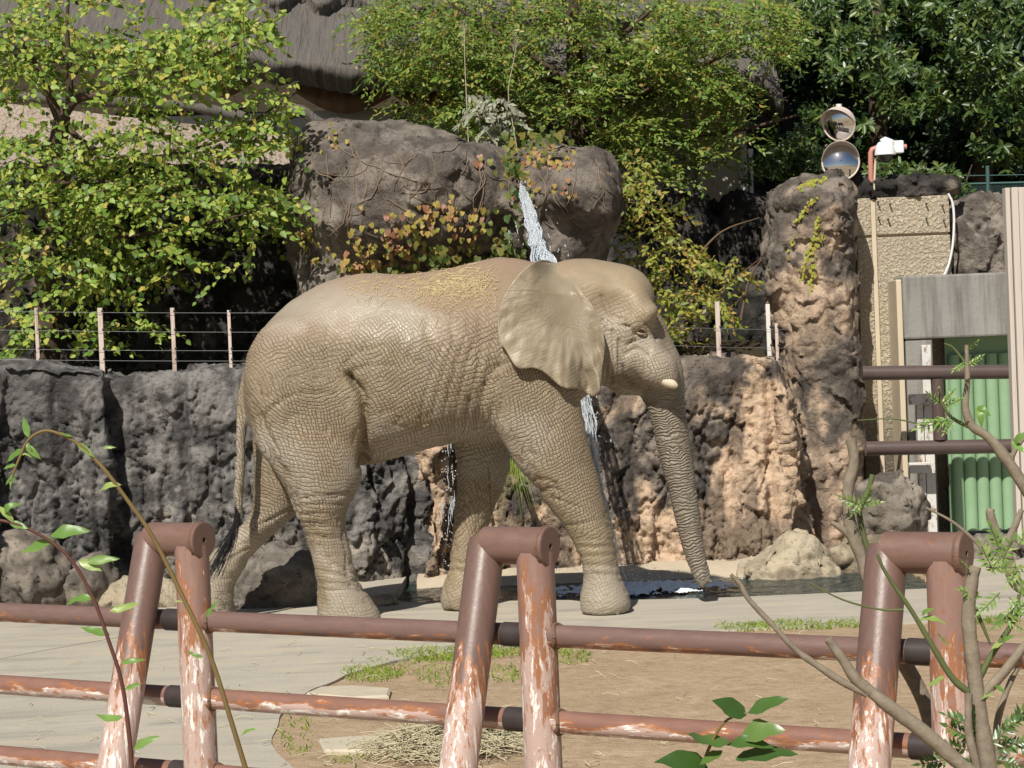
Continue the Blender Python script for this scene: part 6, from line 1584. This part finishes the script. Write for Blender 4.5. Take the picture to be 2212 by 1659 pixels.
# second stem behind the brace
s2 = empty('pruned_shrub', P(2060, 1780, 7.6), 'grey pruned stem rising behind the last fence brace', 'shrub')
shrub_branch(s2, [(2060, 1780), (2030, 1620), (1990, 1500), (1930, 1390), (1893, 1300), (1868, 1220), (1838, 1140), (1832, 1060), (1845, 1000), (1838, 948)], .032, .017, M_gb, 7.5, False)
shrub_branch(s2, [(1845, 1165), (1815, 1140), (1795, 1128)], .014, .008, M_gb, 7.5, False)
shrub_branch(s2, [(1918, 1262), (1880, 1200), (1862, 1140), (1858, 1100), (1876, 1060), (1885, 1025)], .010, .009, M_gt, 7.5, False)
for a in ((1862, 1092, 1820, 1075), (1865, 1095, 1880, 1058), (1860, 1085, 1842, 1110), (1862, 1090, 1900, 1085)): pinnate(s2, *a, 7.45, M_fl, 4, .4)
for a in ((2030, 870, 2005, 850), (2035, 872, 2060, 845), (2030, 868, 2028, 838), (2040, 880, 2075, 862), (2050, 905, 1985, 925), (2055, 910, 2000, 912), (2060, 908, 2040, 935), (2090, 755, 2110, 738), (2088, 780, 2062, 800), (2092, 790, 2120, 770)): pinnate(ts, *a, Y1+.2, M_fl, 5, .36)
for a in ((2150, 1240, 2120, 1180), (2155, 1230, 2185, 1170), (2165, 1200, 2140, 1140), (2120, 1290, 2075, 1275), (2100, 1240, 2080, 1215), (2130, 1225, 2195, 1225), (2180, 1290, 2212, 1330), (2165, 1330, 2210, 1360), (2190, 1250, 2230, 1290), (2200, 1180, 2225, 1130), (2160, 1280, 2120, 1320), (2195, 1310, 2150, 1350), (2175, 1345, 2215, 1300), (2205, 1220, 2180, 1260)): pinnate(ts, *a, Y1, M_fl, 5, .4)
for a in ((2110, 1600, 2050, 1570), (2090, 1620, 2030, 1610), (2120, 1590, 2100, 1540), (2140, 1610, 2190, 1560), (2150, 1620, 2212, 1600), (2130, 1650, 2080, 1650), (2150, 1640, 2200, 1655), (2160, 1575, 2215, 1545), (2100, 1570, 2045, 1545), (2180, 1600, 2230, 1625), (2050, 1640, 1990, 1650), (2190, 1560, 2225, 1520)): pinnate(ts, *a, Y1, M_fd, 6, .4)
for a in ((1990, 1330, 2015, 1310, 1.3), (1985, 1340, 2045, 1345, .8), (2050, 1395, 2030, 1365, .7), (2040, 1460, 2000, 1480, .7), (2140, 1470, 2170, 1500, .9), (2150, 1480, 2120, 1510, .9), (2160, 1390, 2190, 1370, 1), (2170, 1380, 2140, 1400, 1), (2110, 880, 2125, 920, 1.3), (2112, 878, 2140, 895, 1.2), (2185, 955, 2215, 975, 1.3), (2190, 960, 2220, 930, 1.2)): leaf_obj(ts, P(a[0], a[1], Y1), P(a[2], a[3], Y1-.03), a[4], M_fl)
